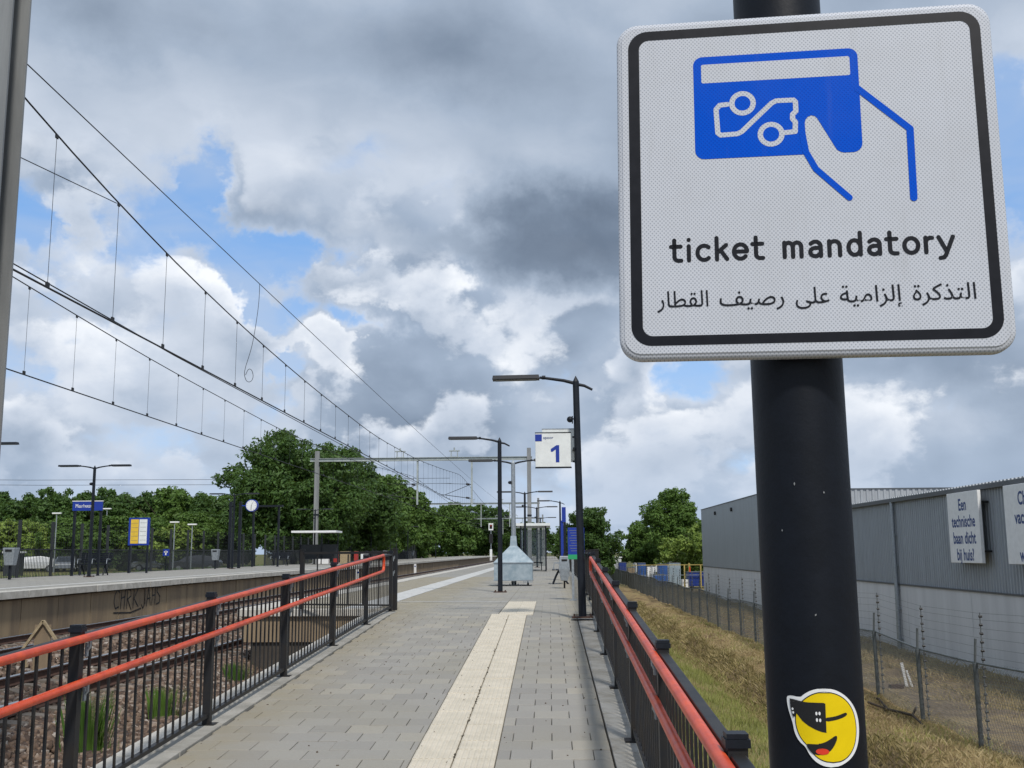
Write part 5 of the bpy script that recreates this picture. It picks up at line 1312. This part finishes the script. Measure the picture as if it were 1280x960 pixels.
# =================================================================== WIRE FENCE WITH ELECTRIC UPRIGHTS
def wire_fence():
    X = 7.85; y0 = 8.2; n = 46
    t = thing('wire_fence', 'long chain link fence with grey posts and rows of black insulators before the warehouse', 'fence', (X, y0, 0))
    ys = [y0+3.05*i for i in range(n)]
    def zg(y): return terrain(X, y)
    pm = MB(); pm.tube([(0, 0, -.3), (0, 0, 1.50)], .045, 10); pm.tube([(0, 0, 1.50), (.02, -.05, 1.95)], .024, 8); pme = pm.mesh('post', 'post_grey')
    rm = MB(); rm.tube([(0, 0, .05), (0, 0, 2.42)], .011, 6)
    rod = rm.mesh('electric_rod', 'post_grey')
    im = MB()
    for k in range(15): im.tube([(-.02, 0, .18+.155*k), (.035, 0, .18+.155*k)], .024, 8); 
    ins = im.mesh('insulators', 'insulator')
    for y in ys:
        p = link('post', pme, t, (0, y-y0, zg(y))); p.rotation_euler = (RNG.normal(.02, .015), RNG.normal(-.02, .012), 0)
        r = link('electric_rod', rod, t, (.07, y-y0-.16, zg(y))); r.rotation_euler = (RNG.normal(.01, .01), RNG.normal(-.01, .01), 0)
        link('insulators', ins, r, (0, 0, 0))['kind'] = 'stuff'
    for a, b in zip(ys, ys[1:]):
        g = MB(); g.tube([(0, a-y0, zg(a)+1.50), (0, b-y0, zg(b)+1.50)], .021, 8); g.build('top_tube', 'post_grey', t)
    # chain link, one wire per diagonal
    g = MB(); s = .062; h = 1.44; yend = 142
    V = []; Fc = []
    y = y0
    while y < yend:
        for sg in (1, -1):
            z0 = zg(y)+.04; z1 = z0+h; ya, yb = y, y+sg*h*.62; w = .0030 if y < 32 else (.0036 if y < 75 else .008)
            x = X+.03*sg*.2; i = len(V)
            V += [(x-w, ya, z0), (x+w, ya, z0), (x, ya+w*2, z0), (x-w, yb, z1), (x+w, yb, z1), (x, yb+w*2, z1)]
            Fc += [(i, i+1, i+4, i+3), (i+1, i+2, i+5, i+4), (i+2, i, i+3, i+5)]
        y += s if y < 32 else (s*1.5 if y < 75 else s*3.5)
    me = np_mesh('chain_link', np.array(V)-np.array([X, y0, 0]), np.array(Fc), 'post_grey', 4); o = link('chain_link', me, t); o['kind'] = 'stuff'
    g = MB()
    for hgt in (1.62, 1.78, 1.95, 2.12, 2.28, 2.40):
        g.tube([(.10, y-y0, zg(y)+hgt) for y in ys[:26]], .003, 3, caps=False)
    for hgt in (.3, .6, .9, 1.2): g.tube([(-.10, y-y0, zg(y)+hgt) for y in ys[:26]], .0025, 3, caps=False)
    g.build('electric_wires', 'post_grey', t)
wire_fence()
t = thing('log', 'dark fallen branch lying along the foot of the wire fence', 'branch', (7.55, 22.5, -2.53))
for pts in ([(0, 0, .02), (.1, 1.0, .10), (-.05, 2.2, .05), (.12, 3.4, .12), (.0, 4.4, .05)], [(.1, 1.0, .10), (.35, 1.5, .18)], [(-.05, 2.2, .05), (-.3, 2.8, .12)]):
    g = MB(); g.tube(pts, [.02, .03, .03, .025, .012][:len(pts)], 7); g.build('limb', 'trunk', t)
t = thing('broken_stake', 'small pale broken stake standing beyond the wire fence', 'stake', (9.4, 29.2, -2.55))
g = MB(); g.bar((0, 0, 0), (-.1, 0, .62), .07, .05); g.bar((.14, 0, 0), (.02, 0, .42), .05, .04); g.build('slat', 'white', t)
t = thing('brick', 'single brown brick lying beside the pale broken stake', 'brick', (9.0, 28.8, -2.55))
g = MB(); g.box((0, 0, .06), (.36, .16, .10), .2); g.build('block', 'rail_rust', t, bevel=.01)

# =================================================================== YARD AT THE END OF THE GRASS
def crate(label, loc, d, m, rz=0):
    t = thing('yard_container', label, 'container', loc, rz)
    g = MB(); g.box((0, 0, d[2]/2+.15), d); g.build('body', m, t, bevel=.03)
    g = MB(); k = 0
    for k in range(int(d[0]/.25)): g.box((-d[0]/2+.12+.25*k, -d[1]/2-.02, d[2]/2+.15), (.06, .04, d[2]*.86))
    g.build('ribs', m, t)
    g = MB(); g.box((-d[0]*.35, 0, .075), (.15, d[1]*.9, .15)); g.box((d[0]*.35, 0, .075), (.15, d[1]*.9, .15)); g.build('feet', 'black', t)
    g = MB(); g.box((0, 0, d[2]+.17), (d[0]*1.02, d[1]*1.02, .06)); g.build('lid', 'cladding_dark', t)
Y0 = -2.55
crate('long dark blue machine cabinet nearest the warehouse corner', (14.9, 108, Y0), (2.2, 2.5, 1.35), 'deep_blue')
crate('pale grey machine box with dark lid left of the dark blue cabinet', (12.9, 112, Y0), (1.2, 1.5, 2.2), 'galv_box')
crate('bright blue container left of the pale grey box', (11.7, 112, Y0), (.95, 1.6, 2.1), 'machine_blue')
crate('white machine box among the blue ones in the yard', (10.65, 114, Y0), (.9, 1.6, 1.85), 'white')
crate('low blue container in front of the white machine box', (10.9, 109, Y0), (1.3, 1.0, 1.1), 'machine_blue')
crate('blue container left of the white machine box', (9.7, 114, Y0), (.8, 1.6, 2.2), 'machine_blue')
crate('tan container farther left in the yard', (9.2, 122, Y0), (.8, 1.6, 1.6), 'conc_brown')
crate('dark blue container second from the left in the yard', (8.9, 132, Y0), (.9, 1.6, 2.1), 'deep_blue')
crate('grey container at the left end of the yard', (8.6, 142, Y0), (1.0, 1.6, 1.8), 'conc_grey')
t = thing('yard_gantry', 'long pale yellow steel frame standing before the machines in the yard', 'frame', (8.5, 106.5, Y0))
for k in range(6): g = MB(); g.box((1.6*k, 0, 1.1), (.12, .12, 2.2)); g.build('post', 'pale_yellow' if k in (3, 4) else 'galv', t)
g = MB(); g.box((4.0, 0, 2.24), (8.8, .10, .08)); g.build('top_beam', 'pale_yellow', t); g = MB(); g.box((4.0, 0, 1.25), (8.6, .05, .05)); g.build('rail', 'galv', t)
t = thing('machine_arm', 'yellow and white upright machine arm in the yard near the warehouse corner', 'machine', (13.9, 107.5, Y0))
g = MB(); g.box((0, 0, 1.2), (.16, .16, 2.4)); g.build('mast', 'pale_yellow', t); g = MB(); g.box((-.4, 0, .4), (.8, .8, .8)); g.build('base', 'white', t); g = MB(); g.box((.05, -.13, 1.6), (.12, .03, .9)); g.build('stripe', 'orange', t)
t = thing('white_shed', 'small pale shed with light roof right of the dark tree beside the platform', 'shed', (9.9, 165, -2.5))
g = MB(); g.box((0, 0, 1.3), (1.9, 4, 2.6)); g.build('wall', 'conc_grey', t); g = MB(); g.box((0, 0, 2.66), (2.2, 4.3, .12)); g.build('roof', 'white', t)
t = thing('white_house', 'pale building with light roof showing between the trees left of the warehouse', 'building', (18.4, 190, -2.5))
g = MB(); g.box((0, 0, 2.7), (7, 6, 5.4)); g.build('wall', 'conc_grey', t); g = MB(); g.prism([(-3.9, 5.4), (3.9, 5.4), (0, 6.6)], 'y', -3.2, 3.2); g.build('roof', 'white', t)
g = MB(); g.box((-1.6, -3.02, 3.4), (1.2, .06, 1.3)); g.box((1.2, -3.02, 3.4), (1.2, .06, 1.3)); g.build('window', 'black', t)
# end fence of the near platform
bar_fence('end_fence', 'dark fence closing the far end of the near platform', (-5.0, 150, 0), (1.1, 150, 0), 0, 1.6, 4, .22, stuff=True, cat='fence')

# =================================================================== TREES
def leaf_crown(n, clumps, ls, seed, flat=.0):
    """clumps: list of (x,y,z,r). returns verts, faces of many small leaf quads"""
    R = np.random.default_rng(seed); C = np.array(clumps, float)
    wts = C[:, 3]**2; idx = R.choice(len(C), n, p=wts/wts.sum())
    d = R.normal(size=(n, 3)); d /= np.linalg.norm(d, axis=1)[:, None]
    rad = C[idx, 3]*(1-.55*R.random(n)**2.2)
    rad *= 1+.18*np.sin(d[:, 0]*9+idx)+.14*np.sin(d[:, 2]*11+idx*1.7)
    P = C[idx, :3]+d*rad[:, None]*np.array([1, 1, .82])
    nrm = d*.7+R.normal(size=(n, 3))*.6+np.array([0, 0, .35]); nrm /= np.linalg.norm(nrm, axis=1)[:, None]
    a = np.cross(nrm, R.normal(size=(n, 3))); a /= np.linalg.norm(a, axis=1)[:, None]; b = np.cross(nrm, a)
    s = ls*R.uniform(.55, 1.25, n)[:, None]
    V = np.stack([P-a*s, P-b*s*.5+nrm*s*.12, P+a*s, P+b*s*.5+nrm*s*.12], 1).reshape(-1, 3)
    F = (np.arange(n)*4)[:, None]+np.array([0, 1, 2, 3])[None]
    return V, F
def tree(name, label, loc, H, Rc, seed, nleaf=16000, ls=.20, m='leaf_dark', base=.12, ncl=46, group=None, squash=1.0, trunkr=.22, cat='tree'):
    rs = random.Random(seed); t = thing(name, label, cat, loc, 0, group)
    z0 = H*base; cz = (z0+H)/2; hz = (H-z0)/2
    cl = []
    for i in range(ncl):
        while True:
            x, y, z = rs.uniform(-1, 1), rs.uniform(-1, 1), rs.uniform(-1, 1)
            q = x*x+y*y+z*z
            if .10 < q < .74: break
        w = 1.0 if z < .1 else (1-.30*(z-.1))
        r = rs.uniform(.20, .36)*min(Rc, hz)
        cl.append((x*Rc*w, y*Rc*w, cz+z*hz, r))
    for i in range(ncl//2):      # ragged outer sprigs
        th = rs.uniform(0, 2*PI); ph = rs.uniform(-.5, 1.45); k = rs.uniform(.84, .97)
        cl.append((Rc*k*math.cos(ph)*math.cos(th), Rc*k*math.cos(ph)*math.sin(th), cz+hz*k*math.sin(ph), rs.uniform(.08, .16)*min(Rc, hz)))
    V, F = leaf_crown(nleaf, cl, ls, seed)
    link('crown', np_mesh('crown', V, F, m, 4), t)
    g = MB(); g.tube([(0, 0, -.3), (0, 0, H*.25), (rs.uniform(-.2, .2), rs.uniform(-.2, .2), H*.55), (0, 0, H*.85)], [trunkr*1.3, trunkr, trunkr*.6, trunkr*.15], 9)
    tr = g.build('trunk', 'trunk', t)
    for k in range(6):
        a = rs.uniform(0, 2*PI); h0 = H*rs.uniform(.18, .5); l = Rc*rs.uniform(.5, .85); g = MB()
        g.tube([(0, 0, h0), (math.cos(a)*l*.4, math.sin(a)*l*.4, h0+l*.35), (math.cos(a)*l, math.sin(a)*l, h0+l*.95)], [trunkr*.5, trunkr*.35, trunkr*.1], 6); g.build('limb', 'trunk', tr)
    return t
GZ = -.35
# the big trees behind the far platform
tree('big_tree', 'biggest dark green tree, right behind the clock on the far platform', (-24.2, 100, GZ), 12.9, 7.3, 3, 95000, .19, 'leaf_dark', .02, 80)
tree('big_tree', 'second big tree behind the grey gantry mast', (-22.6, 113, GZ), 12.3, 6.2, 4, 66000, .21, 'leaf_dark', .02, 60)
tree('big_tree', 'middle green tree right of the gantry mast, above the white roofed shelter', (-22.3, 128, GZ), 11.6, 5.4, 5, 52000, .225, 'leaf_mid', .02, 50)
tree('big_tree', 'lighter tree fourth from the left in the row behind the far platform', (-22.5, 146, GZ), 11.9, 5.2, 6, 42000, .245, 'leaf_mid', .02, 46)
tree('big_tree', 'last tree of the near row, its right edge against the sky', (-22.3, 166, GZ), 11.6, 5.0, 8, 36000, .26, 'leaf_mid', .02, 42)
tree('far_tree', 'bushy far tree left of the second lamp, behind the third gantry', (-23.5, 262, GZ), 13.6, 6.5, 9, 22000, .42, 'leaf_mid', .02, 44)
tree('far_tree', 'far dark tree directly left of the galvanised box', (-16.5, 278, GZ), 13.8, 8.0, 10, 24000, .42, 'leaf_dark', .02, 44)
tree('far_tree', 'tall far tree standing up behind the third gantry', (-20.5, 300, GZ), 14.6, 6.5, 12, 20000, .44, 'leaf_mid', .03, 32)
# distant trees left, row by row
vars_ = []
for k, (H, Rc, m_, nl) in enumerate(((9.0, 5.0, 'leaf_dark', 27000), (8.0, 4.6, 'leaf_mid', 24000), (9.8, 4.4, 'leaf_dark', 24000), (5.2, 3.6, 'leaf_light', 20000))):
    vars_.append(dict(H=H, Rc=Rc, m=m_, n=nl, o=None))
kinds = ['dark green rounded tree in the wood line', 'mid green bushy tree in the wood line', 'tall dark narrow tree in the wood line', 'light green low tree in front of the wood line']
def place_tree(k, loc, s, lab):
    v = vars_[k]
    if v['o'] is None:
        v['o'] = tree('woodland_tree', lab, loc, v['H'], v['Rc'], 30+k, v['n'], .24, v['m'], .02, 34, 'trees of the wood line behind the car park'); v['o'].scale = (s, s, s)
    else: dup(v['o'], loc, rs_.uniform(0, 6.28), lab, 'trees of the wood line behind the car park', (s, s, s*rs_.uniform(.94, 1.06)))
rs_ = random.Random(4)
ORD = ['first', 'second', 'third', 'fourth', 'fifth', 'sixth', 'seventh', 'eighth', 'ninth', 'tenth', 'eleventh', 'twelfth', 'thirteenth', 'fourteenth', 'fifteenth', 'sixteenth', 'seventeenth', 'eighteenth', 'nineteenth', 'twentieth']
for i, px in enumerate(range(-30, 300, 19)):
    Y = 128+rs_.uniform(-8, 8); x = (px-690)/1320*Y; k = rs_.choice([0, 1, 2, 0, 2]); H = vars_[k]['H']
    want = (9.0+rs_.uniform(-.6, .8)) if px < 240 else 8.2
    place_tree(k, (x, Y, GZ), want/H, kinds[k]+', '+ORD[i]+' from the left in its back row')
for i, px in enumerate(range(-25, 270, 27)):
    Y = 98+rs_.uniform(-5, 5); x = (px-690)/1320*Y
    place_tree(3 if px < 60 or i % 2 else 1, (x, Y, GZ), rs_.uniform(.66, .95) if i % 2 or px < 60 else .62, 'lower tree before the wood line, '+ORD[i]+' from the left in the front row')
for px in (545, 630, 655, 676):
    Y = 400; x = (px-690)/1320*Y; place_tree(0, (x, Y, -1), 1.55, 'distant tree at the end of the tracks, '+{545: 'left of the far tree group', 630: 'behind the metal box', 655: 'behind the glass shelter', 676: 'farthest right'}[px])
# right of the platform
tree('side_tree', 'dark broad tree directly behind the nearest lamp post', (4.0, 104, -2.4), 8.0, 3.1, 21, 24000, .145, 'leaf_dark', .10, 40)
tree('side_tree', 'second dark tree behind the first at the end of the wire fence', (3.6, 130, -2.4), 7.6, 3.2, 22, 13000, .22, 'leaf_dark', .05, 34)
tree('side_tree', 'small mid green tree in the gap left of the tall tree', (14.0, 168, -2.5), 7.4, 3.2, 23, 11000, .24, 'leaf_mid', .05, 34)
tree('tall_tree', 'tall airy tree rising left of the warehouse', (18.2, 158, -2.5), 12.6, 4.7, 24, 30000, .21, 'leaf_mid', .20, 40)
tree('side_bush', 'light green bush at the foot of the tall tree, nearest the warehouse corner', (20.0, 140, -2.5), 7.2, 3.6, 25, 9000, .26, 'leaf_light', .02, 26, cat='bush')
tree('side_bush', 'light green bush behind the yellow yard frame', (17.0, 145, -2.5), 5.4, 3.0, 26, 7000, .22, 'leaf_light', .02, 22, cat='bush')
tree('side_tree', 'mid green tree between the white building and the yard', (16.2, 175, -2.5), 8.8, 4.0, 27, 9000, .30, 'leaf_mid', .05, 28)
tree('side_tree', 'dark tree behind the warehouse corner', (26.0, 170, -2.5), 8.6, 4.6, 28, 9000, .30, 'leaf_mid', .05, 28)
